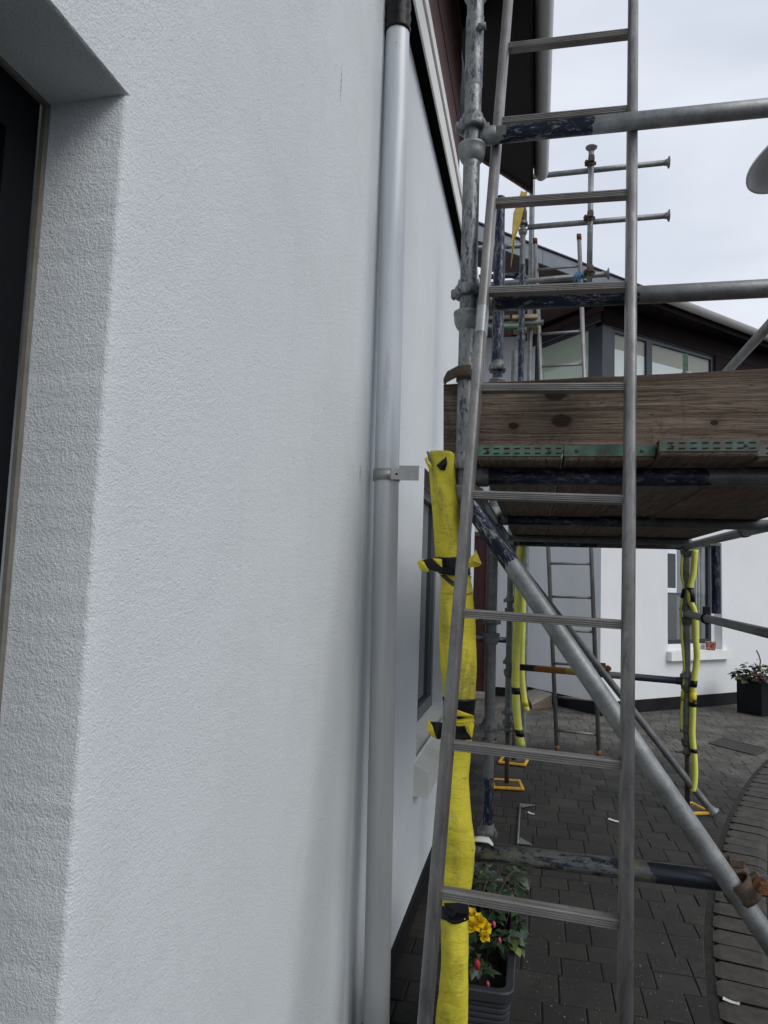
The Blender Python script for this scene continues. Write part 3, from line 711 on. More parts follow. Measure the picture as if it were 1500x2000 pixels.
pole('prop_tube', (Rx-.004, 4.47, 1.36), (Rx-.004, 4.47, 1.755), RT_+.002, 'blue_post', scaf)
# coupler helper: band round a tube + hinge block + bolt
def coupler(p, d1, d2, mat, parent, scale=1.0, name='coupler', off=.06):
    p = V(p); d1 = V(d1).normalized(); d2 = V(d2).normalized(); n_ = d1.cross(d2).normalized()
    def frame(o_, z_, x_): y_ = z_.cross(x_); return Matrix((x_, y_, z_)).transposed().to_4x4() if False else Matrix.Translation(o_) @ Matrix((x_, y_, z_)).transposed().to_4x4()
    b = MB()
    for o_, dd, sg in ((p, d1, 1), (p+n_*off, d2, -1)):
        M = frame(o_, dd, n_*sg)
        b.lathe([(.0245, -.024), (.029, -.026), (.032, -.018), (.030, 0), (.032, .018), (.029, .026), (.0245, .024)], 20, M, caps=False)
        b.cbox((.020, -.030, -.022), (.034, .030, .022), .004, M)
        b.cbox((-.012, .026, -.020), (.012, .052, .020), .005, M)          # bolt lug
        b.cbox((-.006, -.046, -.016), (.010, -.026, .016), .005, M)        # hinge lug
    o = part(name, b, mat, parent)
    M = frame(p, d1, n_); bt = MB()
    bt.tube(M @ V((-.050, .040, 0)), M @ V((.028, .040, 0)), .0065)
    bt.lathe([(.013, 0), (.013, .014)], 6, Matrix.Translation(M @ V((-.034, .040, 0))) @ (n_*-1).to_track_quat('Z', 'Y').to_matrix().to_4x4(), smooth=False)
    bt.lathe([(.017, 0), (.017, .004)], 14, Matrix.Translation(M @ V((-.016, .040, 0))) @ (n_*-1).to_track_quat('Z', 'Y').to_matrix().to_4x4())
    part('bolt', bt, 'rust', o); return o
# diagonal braces
YB = 1.885
b0, b1 = onY(924, 992, YB), onY(1500, 1834, YB); bd = (b1-b0).normalized(); b2 = b0+bd*((.08-b0.z)/bd.z)
nb = pole('brace', b0-bd*.02, b2, RT_, 'brace_blue', scaf, label='grey diagonal brace tube crossing the foreground')
cc = onY(1452, 1738, YB)
coupler(V((cc.x, YB, cc.z)), bd, V((-1, 0, 0)), 'dirty_iron', scaf, off=.064, name='swivel_coupler')
cu = onY(929, 990, YB); part('brace_fixing', MB().tube((cu.x-.004, YB-.03, cu.z+.045), (cu.x-.004, YB+.05, cu.z+.045), .012).cbox((cu.x-.02, YB-.02, cu.z+.02), (cu.x+.02, YB+.05, cu.z+.05), .004), 'dirty_iron', scaf)
f0, f1 = onY(1003, 1090, 5.28), onZ(1393, 1588, .012); fd = (f1-f0).normalized()
fb = pole('brace', f0, f1, RT_, 'galv_dull', scaf, label='thin far brace tube ending in a foot plate on the pavers')
Mf, _ = along(f1-fd*.02, f1); part('foot_flange', MB().lathe([(.0245, -.03), (.034, .004), (.046, .014), (.046, .018), (.02, .02)], 16, Mf), 'galv', fb)
cq = onY(1180, 1312, 5.30); coupler((cq.x, 5.315, cq.z), fd, V((-1, 0, 0)), 'rust', scaf, off=.075)
for q in (onX(1377, 1196, OX), onX(1452, 1045, OX)):
    b = MB(); M = Matrix.Translation((OX+.008, q.y, 1.318 if q.z < 1.6 else 1.80)) @ Matrix.Rotation(rad(90), 4, 'X')
    b.lathe([(.025, -.022), (.033, -.022), (.033, .022), (.025, .022)], 16, M, caps=False); b.cbox((-.02, .02, -.02), (.02, .075, .02), .004, M); part('coupler', b, 'black_paint' if q.z < 1.6 else 'galv_dull', scaf)
# clip that holds the toe board to the near standard
cl = MB(); k0 = V((SX, 1.95, 2.062))
cl.lathe([(.0245, -.016), (.0285, -.018), (.0285, .010), (.0245, .012)], 20, Matrix.Translation(k0+V((0, 0, .012))), caps=False)
cl.sweep([k0+V((.015, -.035, .016)), k0+V((-.02, -.040, .012)), k0+V((-.05, -.030, .000)), k0+V((-.062, .0, -.002)), k0+V((-.062, .03, .0))], [(.004, .016)]*3+[(.004, .010)]*2, 10, (V((.5, .8, 0)).normalized(), V((0, 0, 1))))
part('board_clip', cl, 'dirty_iron', scaf, label='grey metal clip over the toe board corner')
# deck boards: each can be lifted off
BX = [(.357, .572, 'deck_timber', 'green_band', 1.832), (.578, .795, 'deck_timber_red', 'green_band', 1.836), (.801, 1.024, 'deck_timber', 'worn_band', 1.802), (1.031, 1.250, 'deck_timber_red', 'dark_band', 1.84), (1.256, 1.475, 'deck_timber', 'dark_band', 1.83)]
BL = ['scaffold board with slotted green end band, first from the near pole', 'scaffold board with plain green end band, between two slotted ones', 'scaffold board with dark slotted end band jutting out further than its neighbours', 'scaffold board of the deck beside the jutting one, cut off by the right edge', 'outermost scaffold board of the deck at the outer ledger']
for (x0, x1, wm, bm, ys), lb in zip(BX, BL):
    bo = thing('scaffold_board', ((x0+x1)/2, ys, 1.812), lb, 'board', 'boards of the scaffold deck')
    dz = .006 if ys < 1.81 else 0
    part('plank', MB().cbox((x0, ys+.002, 1.812+dz), (x1, 5.72, 1.849+dz), .004), wm, bo)
    bd_ = part('end_band', MB().box((x0-.001, ys-.002, 1.823+dz), (x1+.001, ys+.0, 1.8505+dz)).box((x0-.001, ys, 1.8495+dz), (x1+.001, ys+.05, 1.8515+dz)), bm, bo)
    if bm == 'green_band' and x0 > .5: sl_ = []
    else: sl_ = [(x0+.018+i*.026, z_) for i in range(8) for z_ in (1.8285, 1.8415)]
    if sl_:
        b = MB()
        for (a, z_) in sl_: b.box((a, ys-.0032, z_+dz), (a+.014, ys-.0021, z_+.0028+dz))
        part('slots', b, 'slot_black', bd_)
    for a in (x0+.03, x1-.03): part('rivet', MB().lathe([(.005, 0), (.004, .002), (.001, .003)], 10, Matrix.Translation((a, ys-.002, 1.8365+dz)) @ Matrix.Rotation(rad(90), 4, 'X')), 'dirty_iron', bd_)
tb = MB(); Mt = Matrix.Translation((.25, 0, 1.8535)) @ Matrix.Rotation(-.026, 4, 'Y'); nx = 40; hgt = .206
for i in range(nx):
    pass
vs = []; fs = []
for i in range(nx+1):
    x_ = 1.5*i/nx; e0 = .0022*noise.noise(V((x_*9, 1, 0))); e1 = .0025*noise.noise(V((x_*11, 5, 0)))+.0015*noise.noise(V((x_*40, 5, 0)))
    for (yy, zz) in ((1.984, e0+.003), (1.987, e0), (2.018, e0), (2.021, e0+.003), (2.021, hgt+e1-.003), (2.018, hgt+e1), (1.988, hgt+e1), (1.984, hgt+e1-.004)): vs.append(Mt @ V((x_, yy, zz)))
for i in range(nx):
    for k in range(8): j = (k+1) % 8; fs.append((i*8+k, (i+1)*8+k, (i+1)*8+j, i*8+j))
fs += [tuple(range(8)), tuple(range(nx*8+7, nx*8-1, -1))]
tag(part('toe_board', tb.add(vs, fs), 'toe_timber'), 'weathered knotty brown plank standing on edge across the scaffold deck', 'plank')

# yellow foam on the near standard
def at_w(y_, xl, xr, Y): a, b = onY(xl, y_, Y), onY(xr, y_, Y); return (a+b)/2, (b-a).length/2
FO = [(884,838,884),(890,835,888),(930,838,890),(1000,845,897),(1060,848,902),(1090,850,908),(1108,854,912),(1125,862,918),(1150,862,922),(1165,860,924),(1200,859,927),(1255,858,930),(1310,860,931),(1360,866,929),(1380,868,926),(1400,866,925),(1430,861,922),(1470,859,919),(1520,857,916),(1600,852,922),(1650,850,929),(1690,851,926),(1730,854,920),(1760,858,915),(1800,861,915),(1860,862,915),(1905,860,914),(1930,858,915),(2000,850,913),(2120,846,910),(2260,846,908)]
pts, secs = [], []
for (y_, a, b) in FO:
    c_, h_ = at_w(y_, a, b, 1.93); pts.append(c_); secs.append((h_, .036+.010*math.sin(y_*.021)))
# resample finely with creases
PF, SF = [], []
for i in range(len(pts)-1):
    for k in range(5):
        t = k/5; p = pts[i].lerp(pts[i+1], t); nn = noise.noise(V((0, 3.3, p.z*24)))
        a = secs[i][0]*(1-t)+secs[i+1][0]*t; b = secs[i][1]*(1-t)+secs[i+1][1]*t
        PF.append(p); SF.append((a*(1+.03*nn), b*(1+.10*nn)))
foam = MB().sweep(PF, SF, 28)
for i, p in enumerate(foam.v):
    n_ = noise.noise(V((p.x*26, p.y*26, p.z*13)))*.0045+noise.noise(V((p.x*70, p.y*70, p.z*40)))*.0012; foam.v[i] = p+V((n_*.5, -abs(n_)*.8, 0))
foam = part('foam_sleeve', foam, 'yellow_foam', scaf, label='scuffed yellow foam sleeve taped round the near scaffold pole')
def band(y0_, y1_, mat, grow=.003, lab=None, ruff=.0015):
    z0, z1 = onY(890, y0_, 1.93).z, onY(890, y1_, 1.93).z; P, Q = [], []; n_ = 9
    for k in range(n_):
        z_ = z0+(z1-z0)*k/(n_-1); i = min(range(len(PF)), key=lambda q: abs(PF[q].z-z_))
        P.append(V((PF[i].x, PF[i].y, z_))); e = grow+ruff*noise.noise(V((z_*160, 2, 0))); Q.append((SF[i][0]+e, SF[i][1]+e+.003))
    b = MB().sweep(P, Q, 26)
    for i, p in enumerate(b.v): b.v[i] = p+V((0, -.0035*noise.noise(V((p.x*70, 4, p.z*70))), .004*noise.noise(V((p.x*45, 7, 1)))))
    return part('tape', b, mat, foam, label=lab)
band(1090, 1122, 'black_tape', .004); band(1123, 1160, 'yellow_tape', .002, None, .003); band(1361, 1398, 'black_tape', .002); band(1404, 1412, 'yellow_tape', .003); band(1411, 1440, 'black_tape', .003); band(1765, 1790, 'black_tape', .001)
def flap(pxs, Y, mat, bend=.012):
    c_ = sum((onY(x_, y_, Y) for x_, y_ in pxs), V((0, 0, 0)))/len(pxs); P = []
    for i, (x_, y_) in enumerate(pxs): p = onY(x_, y_, Y); P.append(p+V((0, bend*noise.noise(V((i*1.7, y_*.13, 2))), 0)))
    vs = [c_+V((0, -.006, 0))]+P; k = len(P); off = V((0, .0012, 0)); vs += [v+off for v in vs]
    fs = [(0, 1+(i+1) % k, 1+i) for i in range(k)]+[(k+1, k+2+i, k+2+(i+1) % k) for i in range(k)]+[(1+i, 1+(i+1) % k, k+2+(i+1) % k, k+2+i) for i in range(k)]
    return part('tape_flap', MB().add(vs, fs), mat, foam)
flap([(815,1097),(824,1091),(834,1094),(838,1117),(821,1114)], 1.883, 'yellow_tape')
flap([(823,1094),(845,1090),(853,1100),(872,1110),(900,1113),(899,1127),(866,1121),(838,1112)], 1.880, 'black_tape')
flap([(845,1090),(863,1092),(864,1111),(853,1100)], 1.878, 'yellow_tape'); flap([(902,1100),(925,1084),(929,1073),(941,1101),(934,1107),(906,1109)], 1.884, 'yellow_tape', .02)
flap([(859,1124),(868,1122),(892,1140),(894,1152),(880,1142)], 1.880, 'black_tape')
flap([(836,1405),(845,1409),(856,1436),(862,1444),(845,1440),(836,1428)], 1.888, 'yellow_tape'); flap([(840,1409),(866,1411),(866,1446),(853,1443)], 1.885, 'black_tape')
flap([(892,1386),(926,1397),(926,1404),(890,1398)], 1.880, 'yellow_tape'); flap([(905,1412),(921,1410),(926,1416),(922,1442),(912,1430)], 1.879, 'yellow_tape')
flap([(833,882),(836,880),(842,899),(840,907)], 1.888, 'grey_frame'); flap([(852,909),(872,892),(874,905),(869,919),(860,918)], 1.884, 'black_tape'); flap([(828,896),(834,893),(845,912),(838,918)], 1.886, 'yellow_tape')
flap([(866,1764),(914,1764),(914,1784),(905,1793),(884,1792),(872,1780)], 1.880, 'black_tape')
# lemon foam strips on the far standards
def strip(pxs, Y, r, mat='lemon_foam', seg=14, tapes=()):
    P = [onY(x_, y_, Y) for x_, y_ in pxs]; Q = []
    for i in range(len(P)-1):
        for k in range(6):
            p0, p1, p2, p3 = P[max(i-1, 0)], P[i], P[i+1], P[min(i+2, len(P)-1)]; t = k/6
            Q.append(.5*((2*p1)+(p2-p0)*t+(2*p0-5*p1+4*p2-p3)*t*t+(3*p1-p0-3*p2+p3)*t**3))
    Q.append(P[-1])
    b = MB().sweep(Q, [(r, r*1.15)]*len(Q), seg); o = part('foam_strip', b, mat, scaf)
    for ya, yb, tm in tapes:
        z0, z1 = onY(pxs[0][0], ya, Y).z, onY(pxs[0][0], yb, Y).z; sel = [q for q in Q if z1-.02 <= q.z <= z0+.02]
        if len(sel) < 2: sel = sorted(Q, key=lambda q: abs(q.z-(z0+z1)/2))[:2]; sel.sort(key=lambda q: -q.z)
        c0 = sel[0]; c1 = sel[-1]
        part('tape', MB().sweep([V((c0.x, c0.y, z0)), V((c1.x, c1.y, z1))], [(r+.003, r*1.15+.003)]*2, 14), tm, o)
    return o
strip([(1358,1074),(1354,1120),(1348,1146),(1348,1172),(1357,1198),(1359,1250),(1361,1285),(1356,1322),(1354,1345),(1353,1400),(1352,1436),(1356,1480),(1357,1515),(1354,1545)], 5.27, .021, tapes=((1148,1176,'black_tape'), (1329,1342,'black_tape'), (1352,1374,'yellow_tape'), (1366,1380,'black_tape'), (1462,1470,'black_tape')))
strip([(1333,1082),(1331,1120),(1336,1150),(1330,1185),(1331,1240),(1336,1300),(1333,1360),(1331,1400),(1333,1440)], 5.31, .009, tapes=((1150,1168,'black_tape'), (1350,1368,'yellow_tape')))
strip([(1019,1066),(1016,1100),(1012,1180),(1009,1250),(1007,1330),(1010,1400),(1018,1456)], 5.42, .029, tapes=((1343,1356,'black_tape'), (1425,1438,'black_tape')))
# yellow pads under the base plates
def pad(P, lab, rot=.15):
    t = thing('base_pad', (P[0], P[1], .003), lab, 'base pad', 'yellow pads under scaffold feet'); M = Matrix.Translation((P[0], P[1], .003)) @ Matrix.Rotation(rot, 4, 'Z'); a = .115
    b = MB()
    for (lo, hi) in (((-a,-a,0),(a,-a+.024,.020)), ((-a,a-.024,0),(a,a,.020)), ((-a,-a+.024,0),(-a+.024,a-.024,.019)), ((a-.024,-a+.024,0),(a,a-.024,.019))): b.cbox(lo, hi, .005, M)
    part('rim', b, 'yellow_plastic', t); part('plate', MB().cbox((-a+.024, -a+.024, .001), (a-.024, a-.024, .012), .002, M), 'dirty_iron', t)
pad((s3x, s3y), 'yellow square pad under the far pole, front one of two beside the foam strip')
pad((Rx, Ry), 'yellow pad under the outer pole wrapped in lemon foam, at the right', .4)

# ================================================================== NEAR LADDER
lad = thing('ladder', (.477, 1.353, 0), 'worn aluminium ladder leaning up through the scaffold guard rails, nearest the camera', 'ladder')
lyw, lle, lrl, lw, lz0, lsp = -.024, .229, .027, .356, .865, .296
lu = V((math.cos(lyw), math.sin(lyw), 0)); ln_ = V((-math.sin(lyw), math.cos(lyw), 0)); lv = ln_*math.sin(lle)+V((0, 0, 1))*math.cos(lle)
lv2 = lv*math.cos(lrl)+lu*math.sin(lrl); lu2 = lu*math.cos(lrl)-lv*math.sin(lrl); ln2 = lu2.cross(lv2)
LM = Matrix.Translation((.477, 1.353, 0)) @ Matrix((lu2, ln2*-1, lv2)).transposed().to_4x4()     # local x across, -y... away, z up
LM = Matrix.Translation((.477, 1.353, 0)) @ Matrix((lu2, lv2.cross(lu2), lv2)).transposed().to_4x4()
def stile_prof(w_, d_):
    o_ = []
    for k in range(28):
        a = 2*math.pi*k/28; ca, sa = math.cos(a), math.sin(a)
        o_.append((w_*math.copysign(abs(ca)**.55, ca), d_*math.copysign(abs(sa)**.75, sa)))
    return o_
def stile(mb, x, top, w_=.0145, d_=.029, M=LM):
    pr = stile_prof(w_, d_); n_ = len(pr); vs = [M @ V((x+a, b, z_)) for z_ in (0.0, top) for a, b in pr]
    fs = [(i, (i+1) % n_, n_+(i+1) % n_, n_+i) for i in range(n_)]; mb.add(vs, fs, True); o_ = len(mb.v)-2*n_
    mb.f += [[o_+i for i in range(n_)][::-1], [o_+n_+i for i in range(n_)]]; mb.sm += [False, False]
LT = 4.35
for sg in (-1, 1):
    b = MB(); stile(b, sg*(lw/2+.012), LT); so_ = part('stile', b, 'ladder_alu', lad)
    part('foot', MB().cbox((sg*(lw/2+.012)-.018, -.034, -.012), (sg*(lw/2+.012)+.018, .034, .03), .004, LM), 'black_tape', so_)
rp = [(.0125, -.0165)]
for k in range(4):
    z0 = -.013+k*.0075; rp += [(-.0125, z0-.0018), (-.0145, z0), (-.0145, z0+.0035), (-.0125, z0+.0050)]
rp += [(-.012, .0175), (-.006, .0185), (.0, .0172), (.006, .0185), (.0125, .0172)]
rp[0] = (.0125, -.0168); rm = MB().prism([V((-lw/2+.0005, a, b*.62)) for a, b in rp], (lw-.001, 0, 0)).mesh('rung'); rm.materials.append(MATS['rung_alu'])
tilt = Matrix.Rotation(lle, 4, 'X')
for i in range(-2, 12):
    z_ = lz0+lsp*i
    if .1 < z_ < LT-.1: link('rung', rm, lad, LM @ Matrix.Translation((0, 0, z_)) @ tilt)
fz = 2.24; b = MB(); pr = [(a*1.045, b_*1.03) for a, b_ in stile_prof(.0145, .029)]; n_ = len(pr)
vs = [LM @ V((-(lw/2+.012)+a, b_, z_)) for z_ in (fz-.035, fz+.045) for a, b_ in pr]; b.add(vs, [(i, (i+1) % n_, n_+(i+1) % n_, n_+i) for i in range(n_)], True); part('foil_patch', b, 'foil_tape', lad, label='silver foil tape patch on the left stile')

# ================================================================== FAR SCAFFOLD
YF = 6.22
fsc = thing('scaffold', (.7, YF, 0), 'second scaffold beyond the first, its bare rails projecting against the sky', 'scaffold')
fst = standard('s4', .357, YF, .35, 5.0, 'galv_dull', (4.68, 4.18, 3.7, 1.05), True, True, fsc)
part('rust_patch', MB().lathe([(.0246, 4.70), (.034, 4.72), (.034, 4.82), (.0246, 4.86)], 14, Matrix.Translation((.357, YF, 0)), caps=False), 'dirty_iron', fst)
pole('standard', (.43, YF+.28, .02), (.43, YF+.28, 5.3), RT_, 'galv', fsc)
pole('standard', (.372, YF-.5, 2.3), (.372, YF-.5, 4.1), RT_, 'blue_post', fsc)
def flared(name, p0, p1, mat):
    o = pole(name, p0, p1, RT_, mat, fsc, 16, False); M, ln = along(p0, p1)
    part('end_flange', MB().lathe([(.0245, ln-.035), (.030, ln-.012), (.050, ln-.002), (.052, ln+.006), (.01, ln+.007)], 16, M), mat, o)
r1a, r1b = onY(1040, 345, YF), onY(1306, 317, YF); r2a, r2b = onY(1030, 444, YF), onY(1306, 421, YF); r3a, r3b = onY(955, 556, YF), onY(1188, 535, YF)
flared('guard_rail', r1a, r1b, 'galv'); flared('guard_rail', r2a, r2b, 'galv'); flared('ledger', r3a, r3b, 'galv')
va, vb = onY(1151, 550, YF-.06), onY(1155, 289, YF-.06); flared('upright_tube', va-V((0, 0, .04)), vb, 'galv')
for q in (onY(1153, 327, YF), onY(1151, 433, YF), onY(1151, 538, YF)): coupler((q.x, YF-.06, q.z), V((0, 0, 1)), V((1, 0, 0)), 'dirty_iron', fsc, off=-.06)
q0 = onY(925, 1247, YF-.05); pole('ledger', (-.55, YF-.05, q0.z), (.335, YF-.05, q0.z), RT_, 'blue_post', fsc, 14, False)
q0 = onY(1012, 480, YF); pole('ledger', (-.6, YF, q0.z), (.34, YF, q0.z), RT_, 'galv', fsc, 14, False)
q0 = onY(985, 640, YF); pole('transom', (-.6, YF-.02, q0.z), (.36, YF-.02, q0.z), RT_, 'green_band', fsc, 14, False)
q0 = onY(980, 525, YF); pole('ledger', (-.6, YF+.04, q0.z-.05), (.34, YF+.04, q0.z-.05), RT_, 'blue_post', fsc, 14, False)
for k, (xa, xb, lb) in enumerate(((.275, .497, 'pale board end on the far scaffold beside its post'), (.03, .255, 'board on the far scaffold, between the house wall and its pale neighbour'))):
    za = onY(1025, 632, YF).z; tag(part('scaffold_board', MB().cbox((xa, YF+.0, za-.005+.055), (xb, YF+.42, za+.085), .004), 'ply' if k == 0 else 'deck_timber'), lb, 'board', 'boards of the far scaffold')
part('transom', MB().tube((.0, YF+.05, za+.022), (.55, YF+.05, za+.022), RT_), 'galv_dull', fsc)
b = MB(); rp0 = onY(1131, 541, YF)
for k in range(9):
    a = random.random()*6; q = rp0+V((random.uniform(-.03, .03), -.03, .03)); b.wire([q, q+V((.01*math.cos(a), -.012, -.05)), q+V((.03*math.cos(a), .0, -.10-.05*random.random()))], .0035, 5)
b.wire([rp0+V((.032*math.cos(t*.7), .032*math.sin(t*.7), .01*math.sin(t))) for t in range(20)], .005, 5)
tag(part('rope', b, 'rope_blue'), 'frayed blue rope tying the far ladder to its rail', 'rope')
b = MB(); A = [onY(x_, y_, YF-.1) for x_, y_ in ((1018,372),(1010,395),(1003,415),(1001,440),(1000,462),(999,495),(997,522))]; W_ = [.045, .055, .06, .045, .02, .012, .010]
vs = []; fs = []
for i, (p, ww) in enumerate(zip(A, W_)):
    for k in range(5): t = k/4; vs.append(p+V((ww*t*1.3, .03*math.sin(i*1.3+k)+.02*t, 0)))
for i in range(len(A)-1):
    for k in range(4): fs.append((i*5+k, i*5+k+1, (i+1)*5+k+1, (i+1)*5+k))
b.add(vs, fs, True); o = part('warning_cloth', b, 'net_yellow'); md = o.modifiers.new('thick', 'SOLIDIFY'); md.thickness = .004
tag(o, 'limp yellow cloth hanging from the far scaffold post', 'cloth')
pad((.357, YF), 'yellow square pad under the far pole, rear one of two beside the foam strip', -.1)
b = strip([(1022,1150),(1021,1220),(1019,1300),(1022,1350),(1029,1388)], YF-.04, .024, tapes=((1366,1378,'yellow_tape'),))
b.parent = None; b.parent = fsc; b.matrix_local = WM[fsc].inverted()
# far ladder
fl0, fl1 = onZ(1088, 1466, .01), onZ(1170, 1476, .01); ft0, ft1 = onY(1045, 470, 6.42), onY(1131, 462, 6.42)
fla = thing('ladder', (fl0+fl1)/2, 'slender aluminium ladder with orange end caps standing behind the deck', 'ladder')
for a, c_ in ((fl0, ft0), (fl1, ft1)):
    M, ln = along(a, c_); part('stile', MB().sweep([V((0, 0, 0)), V((0, 0, ln))], [(.016, .024)]*2, 14), 'ladder_alu', fla, M)
    for z_ in (-.002, ln-.03): part('end_cap', MB().sweep([V((0, 0, z_)), V((0, 0, z_+.05))], [(.019, .027)]*2, 12), 'rust', fla, M)
k = .30/(ft0-fl0).length; t = k*.6
while t < .99: part('rung', MB().tube(fl0.lerp(ft0, t), fl1.lerp(ft1, t), .012, 10), 'rung_alu', fla); t += k

# ================================================================== FAR HOUSE
C1 = V((1.268, 8.744, 0)); an = rad(48.4); RD = V((math.sin(an), math.cos(an), 0)); LD = V((-RD.y, RD.x, 0)); NR = V((RD.y, -RD.x, 0)); NL = -RD
far = thing('rendered_house', C1, 'white house across the courtyard with dark upper windows and overhanging zinc roof edge', 'house')
ZS = 4.90
def holed(mb, P, d, n_, s0, s1, z0, z1, holes, depth=.12):
    ss = sorted({s0, s1, *[h[i] for h in holes for i in (0, 1)]}); zs = sorted({z0, z1, *[h[i] for h in holes for i in (2, 3)]})
    for a, b in zip(ss, ss[1:]):
        for c_, e in zip(zs, zs[1:]):
            if any(h[0] <= a and b <= h[1] and h[2] <= c_ and e <= h[3] for h in holes): continue
            q = [P+d*a+V((0, 0, c_)), P+d*b+V((0, 0, c_)), P+d*b+V((0, 0, e)), P+d*a+V((0, 0, e))]
            mb.add(q, [(0, 1, 2, 3)])
    for h in holes:
        a, b, c_, e = h[:4]; depth_ = h[4] if len(h) > 4 else depth
        for (p, q) in ([] if a == 0 else [((a, c_), (a, e))])+[((a, e), (b, e)), ((b, e), (b, c_)), ((b, c_), (a, c_))]:
            u0 = P+d*p[0]+V((0, 0, p[1])); u1 = P+d*q[0]+V((0, 0, q[1])); mb.add([u0, u1, u1-n_*depth_, u0-n_*depth_], [(0, 1, 2, 3)])
UW = (0.0, 2.12, 3.35, 4.665, .004); GW = (1.165, 2.24, .714, 2.12)
LL = 1.31
b = MB(); holed(b, C1, RD, NR, 0, 9, 0, ZS, [UW, GW]); holed(b, C1, LD, NL, 0, LL, 0, ZS, [(0.0, LL-.10, 3.35, 4.72, .004)])
C2 = C1+LD*LL; b.add([C2, C2+V((-4, .12, 0)), C2+V((-4, .12, ZS)), C2+V((0, 0, ZS))], [(0, 1, 2, 3)])
b.add([C1+V((0, 0, ZS)), C1+RD*9+V((0, 0, ZS)), C1+RD*9+LD*6+V((0, 0, ZS)), C1+LD*6+V((0, 0, ZS))], [(0, 1, 2, 3)])
b.add([C1+RD*9, C1+RD*9+LD*6, C1+RD*9+LD*6+V((0, 0, ZS)), C1+RD*9+V((0, 0, ZS))], [(0, 1, 2, 3)])
part('wall', b, 'far_render', far)
b = MB()
def slab(mb, P, d, n_, s0, s1, z0, z1, n0, n1):
    q = [P+d*s0+n_*n0, P+d*s1+n_*n0, P+d*s1+n_*n1, P+d*s0+n_*n1]; mb.prism([v+V((0, 0, z0)) for v in q], (0, 0, z1-z0))
slab(b, C1, RD, NR, .0, 9, 0, .150, -.05, .014); slab(b, C1, LD, NL, -.014, LL-.02, 0, .146, -.05, .013); b.box((C2.x-3.2, C2.y-.02, 0), (C2.x-.62, C2.y+.3, .12)) if False else None
part('plinth', b, 'black_paint', far)
slab2 = MB(); slab2.box((C2.x-.60, C2.y-.012, 0), (C2.x-.02, C2.y+.2, .11)); part('plinth', slab2, 'black_paint', far)
# upper corner glazing
b = MB(); slab(b, C1, RD, NR, 0.004, .17, 3.352, 4.66, -.12, -.004); slab(b, C1, LD, NL, .121, .20, 3.352, 4.715, -.12, -.004)
part('corner_post', b, 'slate_frame', far)
def window(P, d, n_, s0, s1, z0, z1, fr, mat, inner, rec=.06, name='window', pane='clear_glass'):
    b = MB(); slab(b, P, d, n_, s0, s0+fr, z0, z1, -rec-.05, -rec); slab(b, P, d, n_, s1-fr, s1, z0, z1, -rec-.05, -rec)
    slab(b, P, d, n_, s0+fr, s1-fr, z0, z0+fr, -rec-.05, -rec-.001); slab(b, P, d, n_, s0+fr, s1-fr, z1-fr, z1, -rec-.05, -rec-.001)
    o = part(name, b, mat, far); b = MB(); slab(b, P, d, n_, s0+fr, s1-fr, z0+fr, z1-fr, -rec-.03, -rec-.02); part('pane', b, pane, o)
    for (m_, a, b_, c_, e, dep) in inner:
        q = MB(); slab(q, P, d, n_, a, b_, c_, e, -dep-.01, -dep); part('blind' if 'blind' in m_ else 'interior', q, m_, o)
    return o
window(C1, RD, NR, .172, .845, 3.36, 4.66, .05, 'slate_frame', [('blind_white', .20, .80, 3.37, 4.42, .047), ('blind_shaded', .18, .84, 4.42, 4.65, .048), ('room_dark', .172, .845, 3.36, 4.69, .6)], .012, pane='coated_glass')  # upper strip of each right-hand blind carries the painted soffit shadow
window(C1, RD, NR, .847, 2.118, 3.36, 4.66, .05, 'slate_frame', [('blind_white', .90, 2.05, 3.37, 4.38, .047), ('blind_shaded', .85, 2.11, 4.38, 4.65, .048), ('room_dark', .847, 2.118, 3.36, 4.69, .6)], .012, pane='coated_glass')
window(C1, LD, NL, .202, LL-.102, 3.36, 4.715, .04, 'slate_frame', [('blind_green', .21, LL-.11, 3.37, 4.71, .047), ('room_dark', .21, LL-.11, 3.36, 4.69, .5)], .012, pane='coated_glass')
gwn = window(C1, RD, NR, GW[0]+.005, GW[1]-.09, .79, 2.115, .055, 'slate_frame', [('curtain', 1.88, 2.10, .85, 2.06, .20), ('room_dark', 1.17, 2.13, .75, 2.11, .9), ('grey_frame', 1.24, 1.86, 1.40, 1.44, .21), ('room_dark', 1.24, 1.60, 1.50, 1.95, .22)], .10)
b = MB(); slab(b, C1, RD, NR, GW[1]-.088, GW[1]-.002, .714, 2.118, -.16, -.10); part('jamb', b, 'far_render', gwn)
for k in range(4):
    b = MB(); slab(b, C1, RD, NR, 1.89+k*.055, 1.912+k*.055, .85, 2.06, -.198, -.175); part('curtain_fold', b, 'curtain', gwn)
b = MB(); slab(b, C1, RD, NR, 1.145, 2.333, .60, .712, -.12, .075); part('sill', b, 'white_paint', gwn)
b = MB(); slab(b, C1, RD, NR, 1.165, 2.15, .712, .79, -.16, -.10); part('sill_upstand', b, 'far_render', gwn)
